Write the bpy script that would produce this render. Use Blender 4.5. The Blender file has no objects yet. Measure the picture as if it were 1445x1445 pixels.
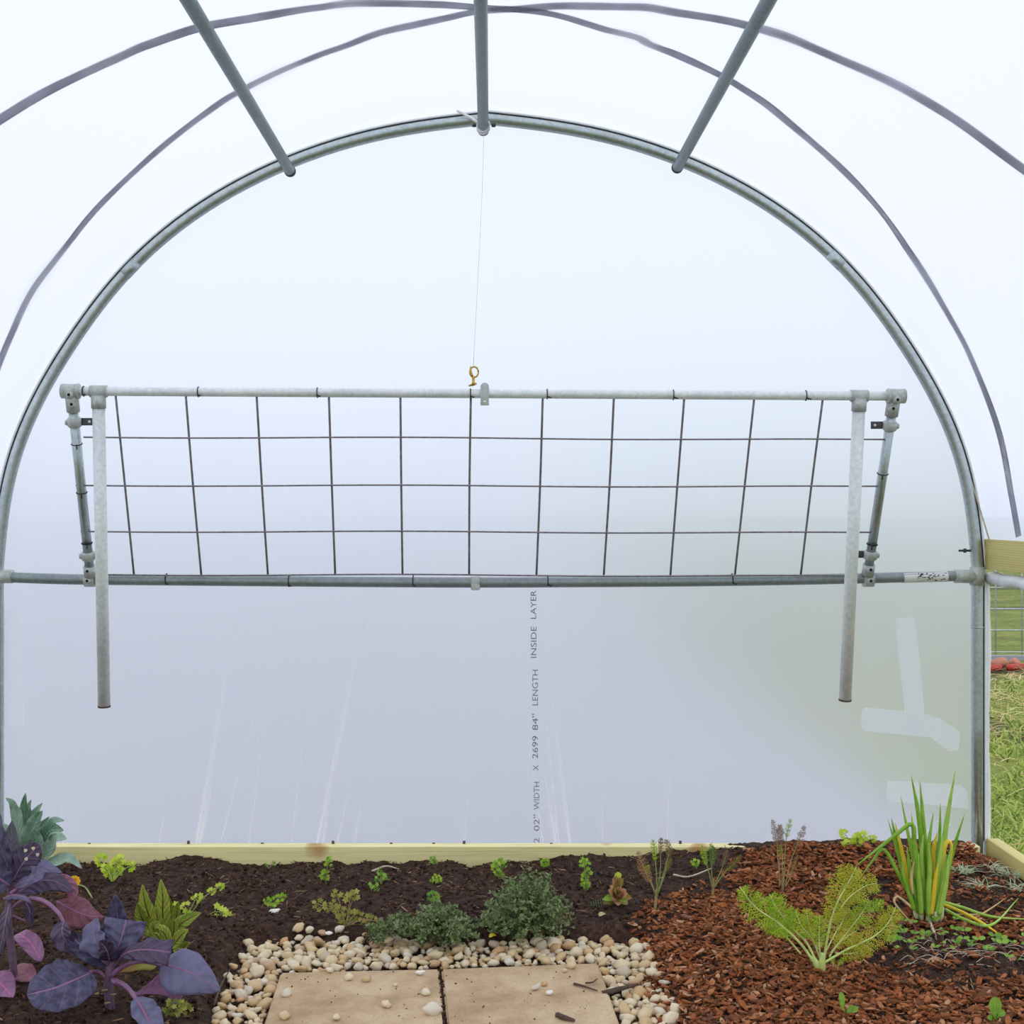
import bpy, math, random
from mathutils import Vector, noise, Matrix
R = random.Random(7)
C = bpy.context.scene.collection
PI = math.pi
# ------------------------------------------------------------------ camera frame
F, S = 1800.0, 0.0022            # focal length in pixels, metres per pixel at the end wall
D = F * S                        # camera to end hoop
CZ = 1.07                        # camera height
VX, VY = 693.0, 718.0            # vanishing point of the tunnel in the photograph
def P(px, py, d=D):
    return Vector(((px - VX) * d / F, d - D, CZ - (py - VY) * d / F))
def proj(v):
    d = v.y + D
    return VX + v.x * F / d, VY + (CZ - v.z) * F / d
cam = bpy.data.cameras.new('camera'); co = bpy.data.objects.new('camera', cam); C.objects.link(co)
cam.sensor_width = 36; cam.sensor_fit = 'HORIZONTAL'; cam.lens = 36 * F / 1445
co.location = (0, -D, CZ); co.rotation_euler = (PI / 2, 0, 0)
cam.shift_x = (722.5 - VX) / 1445; cam.shift_y = -(722.5 - VY) / 1445
cam.clip_start = 0.05; cam.clip_end = 300
bpy.context.scene.camera = co
vs = bpy.context.scene.view_settings
vs.view_transform = 'Standard'; vs.look = 'None'; vs.gamma = 1; vs.exposure = 0.0
bpy.context.scene.cycles.max_bounces = 10
bpy.context.scene.cycles.transparent_max_bounces = 16
bpy.context.scene.cycles.transmission_bounces = 8
bpy.context.scene.cycles.caustics_refractive = True

# ------------------------------------------------------------------ helpers
def lin(c):
    return tuple(((x / 255) / 12.92 if x / 255 <= .04045 else ((x / 255 + .055) / 1.055) ** 2.4) for x in c)
def catmull(pts, n):
    pts = [Vector(p) for p in pts]
    if len(pts) == 1: return [pts[0].copy() for _ in range(n + 1)]
    ext = [pts[0] * 2 - pts[1]] + pts + [pts[-1] * 2 - pts[-2]]
    segs = len(pts) - 1
    out = []
    for i in range(n + 1):
        u = i / n * segs; k = min(int(u), segs - 1); f = u - k
        p0, p1, p2, p3 = ext[k:k + 4]
        out.append(0.5 * ((2 * p1) + (p2 - p0) * f + (2 * p0 - 5 * p1 + 4 * p2 - p3) * f * f + (3 * p1 - p0 - 3 * p2 + p3) * f ** 3))
    return out
def origin_of(o):
    v = Vector((0, 0, 0))
    while o is not None:
        v += o.location; o = o.parent
    return v
def tag(o, label=None, cat=None, group=None, kind=None):
    if label: o['label'] = label
    if cat: o['category'] = cat
    if group: o['group'] = group
    if kind: o['kind'] = kind
    return o
def thing(name, loc, label, cat, group=None):
    o = bpy.data.objects.new(name, None); C.objects.link(o); o.location = loc
    o.empty_display_size = .02
    return tag(o, label, cat, group)
class MB:
    def __init__(self): self.v = []; self.f = []; self.a = []
    def add(self, v, f, a=None):
        n = len(self.v); self.v += [Vector(p) for p in v]
        self.f += [tuple(i + n for i in q) for q in f]
        self.a += a if a else [(0.5, 0.5, 0.5)] * len(v)
        return self
    def tube(self, pts, r, n=10, seg=None, cap=True, var=.5):
        pts = [Vector(p) for p in pts]
        if seg: pts2 = catmull(pts, seg)
        else: pts2 = pts
        m = len(pts2)
        if callable(r): rad = [r(i / (m - 1)) for i in range(m)]
        elif isinstance(r, (list, tuple)):
            rad = [];
            for i in range(m):
                u = i / (m - 1) * (len(r) - 1); k = min(int(u), len(r) - 2); rad.append(r[k] + (r[k + 1] - r[k]) * (u - k))
        else: rad = [r] * m
        V = []; A = []; nrm = None
        for i, p in enumerate(pts2):
            t = (pts2[min(i + 1, m - 1)] - pts2[max(i - 1, 0)])
            t = t.normalized() if t.length > 1e-9 else Vector((0, 0, 1))
            if nrm is None:
                nrm = t.orthogonal().normalized()
            nrm = (nrm - t * nrm.dot(t)); nrm = nrm.normalized() if nrm.length > 1e-6 else t.orthogonal().normalized()
            b = t.cross(nrm)
            for k in range(n):
                q = 2 * PI * k / n
                V.append(p + (nrm * math.cos(q) + b * math.sin(q)) * rad[i]); A.append((k / n, i / (m - 1), var))
        Fc = [(i * n + k, i * n + (k + 1) % n, (i + 1) * n + (k + 1) % n, (i + 1) * n + k) for i in range(m - 1) for k in range(n)]
        if cap: Fc += [tuple(reversed(range(n))), tuple(range((m - 1) * n, m * n))]
        return self.add(V, Fc, A)
    def box(self, lo, hi, bev=0.0, var=.5):
        (x0, y0, z0), (x1, y1, z1) = lo, hi
        b = bev
        if b <= 0:
            V = [(x, y, z) for z in (z0, z1) for y in (y0, y1) for x in (x0, x1)]
            Fc = [(0, 2, 3, 1), (4, 5, 7, 6), (0, 1, 5, 4), (1, 3, 7, 5), (3, 2, 6, 7), (2, 0, 4, 6)]
            return self.add(V, Fc, [(.5, .5, var)] * 8)
        import bmesh
        bm = bmesh.new(); bmesh.ops.create_cube(bm, size=1)
        for v in bm.verts: v.co = Vector(((x0 + x1) / 2 + v.co.x * (x1 - x0), (y0 + y1) / 2 + v.co.y * (y1 - y0), (z0 + z1) / 2 + v.co.z * (z1 - z0)))
        bmesh.ops.bevel(bm, geom=bm.edges[:], offset=b, segments=2, affect='EDGES', profile=.6)
        bm.verts.ensure_lookup_table()
        V = [v.co.copy() for v in bm.verts]; Fc = [tuple(v.index for v in f.verts) for f in bm.faces]; bm.free()
        return self.add(V, Fc, [(.5, .5, var)] * len(V))
    def leaf(self, pts, w, up, prof='ovate', n=14, m=6, fold=.15, curl=0., ruf=0., rn=5, var=.5, twist=0., rib=0.):
        pl = catmull(pts, n); up = Vector(up); V = []; A = []; ph = R.random() * 6
        for i, c in enumerate(pl):
            t = i / n
            T = (pl[min(i + 1, n)] - pl[max(i - 1, 0)]); T = T.normalized() if T.length > 1e-9 else Vector((0, 0, 1))
            s = T.cross(up); s = s.normalized() if s.length > 1e-4 else T.orthogonal().normalized()
            N = s.cross(T)
            if twist:
                q = Matrix.Rotation(twist * t, 3, T); s = q @ s; N = q @ N
            hw = w / 2 * PROF[prof](t)
            for k in range(m + 1):
                e = -1 + 2 * k / m
                V.append(c + s * (e * hw) + N * (fold * abs(e) * hw + curl * e * e * hw + ruf * w * math.sin(rn * 2 * PI * t + ph + (2 if e > 0 else 0)) * e * e * PROF[prof](t)))
                A.append((e, t, var))
        Fc = [(i * (m + 1) + k, i * (m + 1) + k + 1, (i + 1) * (m + 1) + k + 1, (i + 1) * (m + 1) + k) for i in range(n) for k in range(m)]
        return self.add(V, Fc, A)
    def fan(self, c, nrm, r, lobes=5, depth=.35, rot=0., cup=.2, var=.5, asp=1.0, n=24):
        nrm = Vector(nrm).normalized(); a = nrm.orthogonal().normalized(); b = nrm.cross(a)
        q = Matrix.Rotation(rot, 3, nrm); a = q @ a; b = q @ b
        V = [Vector(c)]; A = [(0, 0, var)]
        for ring in (.5, 1.0):
            for k in range(n):
                th = 2 * PI * k / n
                rr = r * ring * (1 - depth * ring * (0.5 - 0.5 * math.cos(lobes * th)))
                V.append(Vector(c) + a * (rr * math.cos(th)) + b * (rr * math.sin(th) * asp) + nrm * (cup * r * ring * ring)); A.append((ring, .5, var))
        Fc = [(0, 1 + k, 1 + (k + 1) % n) for k in range(n)] + [(1 + k, 1 + n + k, 1 + n + (k + 1) % n, 1 + (k + 1) % n) for k in range(n)]
        return self.add(V, Fc, A)
    def build(self, name, mat, parent=None, smooth=True, base=None, solid=0.):
        if parent is not None: org = origin_of(parent)
        elif base is not None: org = Vector(base)
        else:
            xs = [p.x for p in self.v]; ys = [p.y for p in self.v]; zs = [p.z for p in self.v]
            org = Vector(((min(xs) + max(xs)) / 2, (min(ys) + max(ys)) / 2, min(zs)))
        me = bpy.data.meshes.new(name)
        me.from_pydata([tuple(p - org) for p in self.v], [], self.f)
        at = me.attributes.new('luv', 'FLOAT_VECTOR', 'POINT')
        at.data.foreach_set('vector', [x for t in self.a for x in t])
        if smooth: me.polygons.foreach_set('use_smooth', [True] * len(me.polygons))
        me.materials.append(mat)
        o = bpy.data.objects.new(name, me); C.objects.link(o)
        if parent is not None: o.parent = parent
        else: o.location = org
        if solid:
            md = o.modifiers.new('thickness', 'SOLIDIFY'); md.thickness = solid; md.offset = 0
        return o
def sm(x): return max(0., min(1., x)) ** 2 * (3 - 2 * max(0., min(1., x)))
PROF = {
    'ovate': lambda t: max(0.02, math.sin(PI * min(1, t) ** .75) ** .75) if 0 < t < 1 else .03,
    'round': lambda t: max(0.03, (1 - (2 * t - 1) ** 2) ** .5) if 0 < t < 1 else .06,
    'lance': lambda t: max(0.03, math.sin(PI * t ** .85) ** 1.0 * (1 - .15 * t)) if 0 < t < 1 else .04,
    'oblong': lambda t: (sm(t / .35) * .85 + .15) * (max(0, 1 - ((t - .55) / .46) ** 4) ** .5 if t > .55 else 1) + .02,
    'spoon': lambda t: (.26 + .74 * sm((t - .25) / .45)) * (max(0, 1 - ((t - .7) / .31) ** 2) ** .5 if t > .7 else 1) + .02,
    'strap': lambda t: (1 - t) ** .55 * .97 + .03,
    'wedge': lambda t: .12 + .88 * sm(t / .8),
}
# ------------------------------------------------------------------ materials
class NT:
    def __init__(self, name):
        self.m = bpy.data.materials.new(name); self.m.use_nodes = True
        self.t = self.m.node_tree; self.t.nodes.clear()
        self.out = self.n('ShaderNodeOutputMaterial')
    def n(self, typ, **kw):
        nd = self.t.nodes.new(typ)
        for k, v in kw.items():
            if k.startswith('_'): setattr(nd, k[1:], v)
            else: nd.inputs[k.replace('_', ' ')].default_value = v
        return nd
    def l(self, a, b): self.t.links.new(a, b)
    def surf(self, s): self.l(s, self.out.inputs['Surface']); return self.m
    def ramp(self, fac, stops):
        r = self.n('ShaderNodeValToRGB'); e = r.color_ramp.elements
        while len(e) > 1: e.remove(e[-1])
        e[0].position, e[0].color = stops[0][0], (*stops[0][1], 1)
        for p, c in stops[1:]:
            x = e.new(p); x.color = (*c, 1)
        self.l(fac, r.inputs['Fac']); return r.outputs['Color']
    def noise(self, scale, detail=4, rough=.55, coord='Object', dist=0.):
        tc = self.n('ShaderNodeTexCoord'); nz = self.n('ShaderNodeTexNoise', Scale=scale, Detail=detail, Roughness=rough, Distortion=dist)
        self.l(tc.outputs[coord], nz.inputs['Vector']); return nz.outputs['Fac']
    def mixc(self, f, a, b, mode='MIX'):
        x = self.n('ShaderNodeMix', _data_type='RGBA', _blend_type=mode)
        for s, v in ((x.inputs[0], f), (x.inputs[6], a), (x.inputs[7], b)):
            if isinstance(v, (int, float)): s.default_value = v
            elif isinstance(v, tuple): s.default_value = (*v, 1)
            else: self.l(v, s)
        return x.outputs[2]
    def math(self, op, a, b=None):
        x = self.n('ShaderNodeMath', _operation=op)
        for i, v in enumerate((a, b)):
            if v is None: continue
            if isinstance(v, (int, float)): x.inputs[i].default_value = v
            else: self.l(v, x.inputs[i])
        return x.outputs[0]
    def attr(self):
        a = self.n('ShaderNodeAttribute', _attribute_name='luv'); s = self.n('ShaderNodeSeparateXYZ'); self.l(a.outputs['Vector'], s.inputs[0])
        return s.outputs
    def bump(self, h, strength=.5, dist=.01):
        b = self.n('ShaderNodeBump', Strength=strength, Distance=dist); self.l(h, b.inputs['Height']); return b.outputs['Normal']
    def pbr(self, col, rough=.6, metal=0., normal=None, spec=.5):
        p = self.n('ShaderNodeBsdfPrincipled', Roughness=rough, Metallic=metal)
        p.inputs['Specular IOR Level'].default_value = spec
        if isinstance(col, tuple): p.inputs['Base Color'].default_value = (*col, 1)
        else: self.l(col, p.inputs['Base Color'])
        if normal is not None: self.l(normal, p.inputs['Normal'])
        return p.outputs[0]
    def mix(self, f, a, b):
        x = self.n('ShaderNodeMixShader')
        if isinstance(f, (int, float)): x.inputs[0].default_value = f
        else: self.l(f, x.inputs[0])
        self.l(a, x.inputs[1]); self.l(b, x.inputs[2]); return x.outputs[0]
def simple(name, c, rough=.6, metal=0., var=.25, scale=30, spec=.5):
    t = NT(name); c = lin(c)
    f = t.noise(scale)
    col = t.ramp(f, [(.3, tuple(x * (1 - var) for x in c)), (.7, tuple(min(1, x * (1 + var)) for x in c))])
    return t.surf(t.pbr(col, rough, metal, spec=spec))
def galv(name, c, rough=.42, metal=.75):
    t = NT(name); c = lin(c)
    f = t.noise(90, 3); g = t.noise(6, 4)
    col = t.mixc(.5, t.ramp(f, [(.35, tuple(x * .78 for x in c)), (.65, tuple(min(1, x * 1.2) for x in c))]), t.ramp(g, [(.3, tuple(x * .8 for x in c)), (.7, tuple(min(1, x * 1.15) for x in c))]))
    return t.surf(t.pbr(col, rough, metal))
M = {}
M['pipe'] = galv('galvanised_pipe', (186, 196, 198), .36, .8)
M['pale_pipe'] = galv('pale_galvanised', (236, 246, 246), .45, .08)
M['bar'] = galv('dull_galvanised', (150, 160, 162), .5, .5)
M['purlin'] = galv('weathered_pipe', (128, 142, 145), .45, .55)
M['fitting'] = galv('cast_fitting', (196, 200, 196), .6, .35)
M['channel'] = simple('dark_channel', (58, 58, 64), .5, .4)
M['lip'] = galv('channel_lip', (185, 190, 192), .4, .6)
M['wire'] = simple('mesh_wire', (140, 134, 138), .55, .3, .3, 60)
M['tie'] = simple('tie_wire', (60, 58, 56), .6, .5)
M['hole'] = simple('dark_hole', (26, 26, 28), .9)
M['brass'] = simple('brass', (206, 168, 84), .3, .85, .15, 60)
M['bolt'] = simple('bolt_steel', (80, 82, 84), .45, .7)
M['rust'] = simple('rusty_end', (96, 74, 58), .8, .1, .4, 90)
M['cord'] = simple('white_cord', (240, 242, 246), .7)
M['sticker'] = simple('white_sticker', (238, 238, 238), .55, 0, .06)
M['ink'] = simple('dark_ink', (60, 60, 62), .7)
M['film_ink'] = simple('grey_film_print', (128, 132, 144), .8, 0, .2, 200)
def film(name, transp, transl, tint, rough_ref=0., refr=0., diff=.05, ior=1.4):
    t = NT(name)
    tl = t.n('ShaderNodeBsdfTranslucent', Color=(*tint, 1)); tr = t.n('ShaderNodeBsdfTransparent', Color=(1, 1, 1, 1))
    df = t.n('ShaderNodeBsdfDiffuse', Color=(.86, .88, .9, 1)); gl = t.n('ShaderNodeBsdfGlossy', Color=(1, 1, 1, 1), Roughness=.25)
    tot = transp + transl + refr
    s = t.mix(transl / (transl + transp), tr.outputs[0], tl.outputs[0])
    if refr:
        rf = t.n('ShaderNodeBsdfRefraction', Color=(*tint, 1), Roughness=rough_ref, IOR=ior)
        s = t.mix(refr / tot, s, rf.outputs[0])
    s = t.mix(diff, s, df.outputs[0])
    fr = t.n('ShaderNodeFresnel', IOR=1.3)
    s = t.mix(t.math('MULTIPLY', fr.outputs[0], .5), s, gl.outputs[0])
    return t.surf(s)
M['cover'] = film('cover_film', .08, .26, (.815, .842, .925), .35, .66, .04)
M['endfilm'] = film('end_wall_film', .03, .42, (.91, .95, 1.0), .5, .50, .06)
M['tape'] = film('clear_repair_tape', .66, .2, (.95, .98, 1.0), diff=.11)
M['flap'] = simple('folded_white_film', (240, 242, 246), .4, 0, .04, 20)
M['roll'] = simple('rolled_film', (228, 231, 236), .35, 0, .08, 25)
def strapmat():
    t = NT('grey_webbing')
    w = t.n('ShaderNodeTexWave', Scale=220., Distortion=1.); tc = t.n('ShaderNodeTexCoord'); t.l(tc.outputs['Object'], w.inputs['Vector'])
    f = t.noise(14, 5)
    c = t.mixc(.5, t.ramp(w.outputs['Fac'], [(.2, lin((205, 205, 214))), (.8, lin((232, 232, 240)))]), t.ramp(f, [(.35, lin((180, 180, 190))), (.62, lin((232, 232, 240)))]))
    tl = t.n('ShaderNodeBsdfTranslucent'); t.l(c, tl.inputs['Color'])
    return t.surf(t.mix(.5, t.pbr(c, .8), tl.outputs[0]))
M['strap'] = strapmat()
def wood(name, a, b, c):
    t = NT(name); tc = t.n('ShaderNodeTexCoord'); mp = t.n('ShaderNodeMapping'); mp.inputs['Scale'].default_value = (1.2, 14, 40)
    t.l(tc.outputs['Object'], mp.inputs[0])
    nz = t.n('ShaderNodeTexNoise', Scale=2.2, Detail=5, Distortion=.6); t.l(mp.outputs[0], nz.inputs['Vector'])
    w = t.n('ShaderNodeTexWave', Scale=2.2, Distortion=2.5, Detail=3); w.bands_direction = 'Z'; t.l(mp.outputs[0], w.inputs['Vector'])
    col = t.mixc(.5, t.ramp(nz.outputs['Fac'], [(.3, lin(a)), (.5, lin(b)), (.75, lin(c))]), t.ramp(w.outputs['Fac'], [(.1, lin(a)), (.6, lin(b)), (1, lin(b))]))
    k = t.noise(5, 2)
    col = t.mixc(t.ramp(k, [(.66, (0, 0, 0)), (.74, (.8, .8, .8))]), col, lin((176, 128, 66)))
    return t.surf(t.pbr(col, .7))
M['wood'] = wood('treated_pine', (194, 184, 120), (246, 234, 172), (250, 240, 192))
def woodY(name):
    t = NT(name); tc = t.n('ShaderNodeTexCoord'); mp = t.n('ShaderNodeMapping'); mp.inputs['Scale'].default_value = (14, 1.2, 40)
    t.l(tc.outputs['Object'], mp.inputs[0])
    w = t.n('ShaderNodeTexWave', Scale=1.1, Distortion=3.0, Detail=2); w.bands_direction = 'Z'; t.l(mp.outputs[0], w.inputs['Vector'])
    nz = t.n('ShaderNodeTexNoise', Scale=2., Detail=5); t.l(mp.outputs[0], nz.inputs['Vector'])
    col = t.mixc(.45, t.ramp(w.outputs['Fac'], [(.05, lin((198, 182, 110))), (.35, lin((214, 200, 128))), (1, lin((220, 208, 136)))]), t.ramp(nz.outputs['Fac'], [(.3, lin((196, 180, 106))), (.7, lin((224, 210, 140)))]))
    return t.surf(t.pbr(col, .7))
M['wood_y'] = woodY('pine_hip_board')
def soil():
    t = NT('dark_soil')
    f = t.noise(55, 8, .7); g = t.noise(7, 4); h = t.noise(320, 4, .6)
    c = t.ramp(f, [(.28, lin((34, 24, 20))), (.5, lin((68, 48, 38))), (.66, lin((104, 76, 60))), (.8, lin((140, 108, 86)))])
    c = t.mixc(t.ramp(g, [(.38, (0, 0, 0)), (.62, (.5, .5, .5))]), c, lin((56, 40, 33)))
    c = t.mixc(t.ramp(h, [(.66, (0, 0, 0)), (.74, (.5, .5, .5))]), c, lin((150, 122, 100)))
    nb = t.bump(t.math('ADD', t.math('MULTIPLY', f, .7), t.math('MULTIPLY', h, .35)), .9, .012)
    return t.surf(t.pbr(c, .9, 0, nb, .25))
M['soil'] = soil()
def chipmat(name, objrand):
    t = NT(name)
    if objrand: oi = t.n('ShaderNodeObjectInfo'); v = oi.outputs['Random']
    else: v = t.attr()[2]
    f = t.noise(70, 5, .65, 'Object')
    a = t.ramp(v, [(0, lin((58, 36, 26))), (.25, lin((94, 52, 30))), (.5, lin((136, 74, 38))), (.75, lin((170, 94, 46))), (.9, lin((186, 126, 84))), (1, lin((214, 174, 138)))])
    c = t.mixc(.35, a, t.ramp(f, [(.3, lin((56, 32, 20))), (.7, lin((196, 122, 70)))]))
    return t.surf(t.pbr(c, .8, 0, t.bump(f, .5, .004), .3))
M['mulch'] = chipmat('bark_mulch_chips', False); M['chip'] = chipmat('bark_chip_single', True)
def crumbmat():
    t = NT('soil_crumbs'); v = t.attr()[2]
    return t.surf(t.pbr(t.ramp(v, [(0, lin((38, 27, 22))), (.5, lin((78, 56, 44))), (.85, lin((128, 96, 74))), (1, lin((186, 156, 124)))]), .9, spec=.2))
M['crumb'] = crumbmat()
def pebmat(name, objrand):
    t = NT(name)
    v = t.n('ShaderNodeObjectInfo').outputs['Random'] if objrand else t.attr()[2]
    f = t.noise(60, 5, .6)
    a = t.ramp(v, [(0, lin((240, 228, 200))), (.35, lin((232, 212, 172))), (.55, lin((218, 190, 142))), (.72, lin((206, 164, 106))), (.80, lin((198, 138, 80))), (.88, lin((190, 176, 156))), (1, lin((240, 234, 218)))])
    c = t.mixc(.32, a, t.ramp(f, [(.3, lin((150, 116, 78))), (.55, lin((224, 204, 164))), (.8, lin((248, 240, 220)))]))
    return t.surf(t.pbr(c, .55, 0, t.bump(f, .25, .003)))
M['pebble'] = pebmat('cream_pebble', True); M['gravel'] = pebmat('cream_gravel', False)
def slabmat():
    t = NT('sandy_concrete')
    f = t.noise(9, 6, .6); g = t.noise(160, 4, .7); h = t.noise(38, 4, .6)
    c = t.ramp(f, [(.3, lin((164, 136, 102))), (.5, lin((194, 166, 130))), (.7, lin((212, 188, 154)))])
    c = t.mixc(t.ramp(g, [(.56, (0, 0, 0)), (.7, (.6, .6, .6))]), c, lin((128, 102, 80)))
    c = t.mixc(t.ramp(h, [(.66, (0, 0, 0)), (.76, (.5, .5, .5))]), c, lin((120, 92, 72)))
    return t.surf(t.pbr(c, .85, 0, t.bump(g, .35, .003), .3))
M['slab'] = slabmat()
def grassground():
    t = NT('rough_grass_ground')
    f = t.noise(1.6, 7, .65); g = t.noise(18, 6, .7)
    c = t.ramp(f, [(.3, lin((84, 74, 52))), (.45, lin((112, 124, 58))), (.6, lin((140, 148, 76))), (.75, lin((176, 164, 104)))])
    c = t.mixc(.5, c, t.ramp(g, [(.3, lin((54, 56, 34))), (.55, lin((118, 134, 60))), (.75, lin((190, 182, 120)))]))
    tc = t.n('ShaderNodeTexCoord'); sx = t.n('ShaderNodeSeparateXYZ'); t.l(tc.outputs['Object'], sx.inputs[0])
    wv = t.n('ShaderNodeTexNoise', Scale=.55, Detail=3); mp = t.n('ShaderNodeMapping'); mp.inputs['Scale'].default_value = (.12, 1, 1); t.l(tc.outputs['Object'], mp.inputs[0]); t.l(mp.outputs[0], wv.inputs['Vector'])
    c = t.mixc(t.ramp(wv.outputs['Fac'], [(.52, (0, 0, 0)), (.60, (.75, .75, .75))]), c, lin((62, 56, 46)))
    film_tint_area = t.math('MULTIPLY', t.math('LESS_THAN', t.math('ADD', sx.outputs[0], t.math('MULTIPLY', f, .6)), 1.95), t.math('GREATER_THAN', sx.outputs[1], -.3))  # grey-lavender ground colour added behind the end wall to tint the film
    c = t.mixc(film_tint_area, c, t.ramp(g, [(.3, lin((132, 131, 142))), (.7, lin((184, 183, 196)))]))
    return t.surf(t.pbr(c, .9, spec=.2))
M['lawn'] = grassground()
def leafmat(name, a, b, back=None, vein=None, veinw=.06, side=0., trans=.35, rough=.5, nsc=40, vs_=9., spec=.4, tip=None):
    t = NT(name); s = t.attr()
    f = t.noise(nsc, 4)
    va = t.math('ADD', t.math('MULTIPLY', f, .7), t.math('MULTIPLY', s[2], .5))
    c = t.ramp(va, [(.35, lin(a)), (.8, lin(b))])
    if tip: c = t.mixc(t.ramp(s[1], [(.55, (0, 0, 0)), (.95, (1, 1, 1))]), c, lin(tip))
    if back:
        g = t.n('ShaderNodeNewGeometry'); c = t.mixc(g.outputs['Backfacing'], c, t.ramp(f, [(.3, lin(back)), (.7, tuple(min(1, x * 1.35) for x in lin(back)))]))
    h = None
    if vein:
        ab = t.math('ABSOLUTE', s[0])
        m1 = t.math('LESS_THAN', ab, veinw)
        if side:
            w = t.math('SINE', t.math('MULTIPLY', t.math('SUBTRACT', s[1], t.math('MULTIPLY', ab, .22)), vs_ * 2 * PI))
            m2 = t.math('MULTIPLY', t.math('GREATER_THAN', w, .93 - 0), side)
            m1 = t.math('MAXIMUM', m1, m2); h = w
        c = t.mixc(m1, c, lin(vein))
    nb = t.bump(h, .25, .004) if h is not None else None
    p = t.pbr(c, rough, 0, nb, spec)
    tl = t.n('ShaderNodeBsdfTranslucent'); t.l(c, tl.inputs['Color'])
    return t.surf(t.mix(trans, p, tl.outputs[0]))
M['kale'] = leafmat('purple_kale_leaf', (54, 50, 72), (118, 116, 146), back=(142, 84, 124), vein=(150, 108, 146), veinw=.035, side=.22, trans=.1, rough=.55, nsc=60, vs_=5, spec=.2)
M['kale_dark'] = leafmat('dark_kale_leaf', (42, 34, 50), (86, 74, 100), back=(120, 66, 92), vein=(150, 96, 130), veinw=.05, side=.3, trans=.12, rough=.45, nsc=26, vs_=6)
M['kale_pink'] = leafmat('pink_kale_underside', (124, 78, 116), (166, 120, 156), back=(170, 50, 90), vein=(206, 110, 170), veinw=.06, side=.3, trans=.2, rough=.45, nsc=30, vs_=6)
M['kale_red'] = leafmat('dusky_red_kale', (122, 66, 80), (172, 116, 134), back=(150, 40, 66), vein=(190, 110, 140), veinw=.05, side=.3, trans=.2, rough=.5, nsc=40, vs_=6)
M['kale_grey'] = leafmat('grey_kale_leaf', (82, 84, 90), (126, 130, 136), back=(96, 86, 104), vein=(140, 130, 146), veinw=.06, side=.3, trans=.12, rough=.45, nsc=26)
M['petiole'] = simple('purple_petiole', (138, 94, 128), .4, 0, .2, 40)
M['kstem'] = simple('kale_stem', (110, 84, 106), .55, 0, .35, 60)
M['sage'] = leafmat('blue_green_leaf', (100, 142, 112), (178, 206, 188), back=(116, 142, 66), vein=(160, 190, 160), veinw=.06, side=.25, trans=.2, rough=.5)
M['celery'] = leafmat('yellow_green_leaf', (182, 212, 40), (228, 238, 104), vein=(226, 234, 130), veinw=.08, trans=.4)
M['celery_stalk'] = simple('yellow_green_stalk', (186, 206, 92), .5)
M['parsley'] = leafmat('bright_green_leaf', (118, 172, 36), (184, 214, 74), trans=.4)
M['seedling'] = leafmat('fresh_green_leaf', (100, 156, 44), (168, 208, 86), vein=(160, 196, 100), trans=.4)
M['sorrel'] = leafmat('red_veined_leaf', (130, 160, 50), (196, 212, 92), back=(120, 140, 60), vein=(122, 50, 38), veinw=.08, side=.8, trans=.3, vs_=9)
M['olive'] = leafmat('olive_leaf', (124, 136, 50), (186, 176, 90), trans=.35, tip=(170, 120, 70))
M['copper'] = leafmat('copper_leaf', (190, 138, 96), (222, 184, 134), trans=.35)
M['thyme'] = leafmat('grey_green_tiny_leaf', (78, 100, 50), (152, 166, 120), back=(136, 150, 112), trans=.3, nsc=200, spec=.12, rough=.8)
M['thyme_stem'] = simple('woody_stem', (96, 80, 62), .8)
M['fennel'] = leafmat('feathery_green', (156, 208, 24), (212, 236, 70), trans=.15, nsc=30)
M['fennel_y'] = leafmat('feathery_yellow', (196, 212, 34), (232, 228, 80), trans=.15, nsc=30)
M['fennel_stalk'] = simple('pale_green_stalk', (202, 220, 130), .45)
M['dryfen'] = leafmat('dry_brown_frond', (150, 110, 84), (186, 146, 116), trans=.3)
M['thinstalk'] = simple('thin_green_stalk', (142, 156, 84), .5, 0, .25)
M['tanstalk'] = simple('tan_stalk', (172, 146, 100), .6, 0, .25)
M['chive'] = leafmat('green_onion_leaf', (122, 176, 40), (174, 212, 92), trans=.05, rough=.4)
M['chive_y'] = leafmat('yellow_onion_leaf', (232, 196, 20), (246, 222, 84), trans=.05, rough=.5)
M['chive_d'] = simple('dry_onion_leaf', (206, 176, 122), .7)
M['chive_b'] = simple('pale_onion_base', (196, 206, 160), .5)
M['frost'] = leafmat('pale_grass', (150, 168, 116), (226, 230, 206), trans=.3, spec=.1)
M['grass'] = leafmat('lawn_grass', (84, 122, 30), (206, 220, 120), trans=.35)
M['straw'] = leafmat('straw', (196, 170, 104), (234, 216, 164), trans=.3)
M['petal'] = leafmat('marigold_petal', (250, 190, 16), (255, 216, 60), trans=.3)
M['twig'] = simple('dark_twig', (84, 66, 54), .8, 0, .35, 80)
M['paletwig'] = simple('pale_twig', (206, 192, 168), .8, 0, .2, 80)
M['redlog'] = simple('red_edging', (176, 58, 46), .6, 0, .3, 12)
M['pinkrock'] = simple('pinkish_rock', (186, 128, 108), .8, 0, .3, 14)
M['greyboard'] = simple('grey_blue_board', (152, 156, 168), .7, 0, .1, 6)
M['fence'] = simple('fence_wire', (190, 198, 200), .5, .5)

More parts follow.
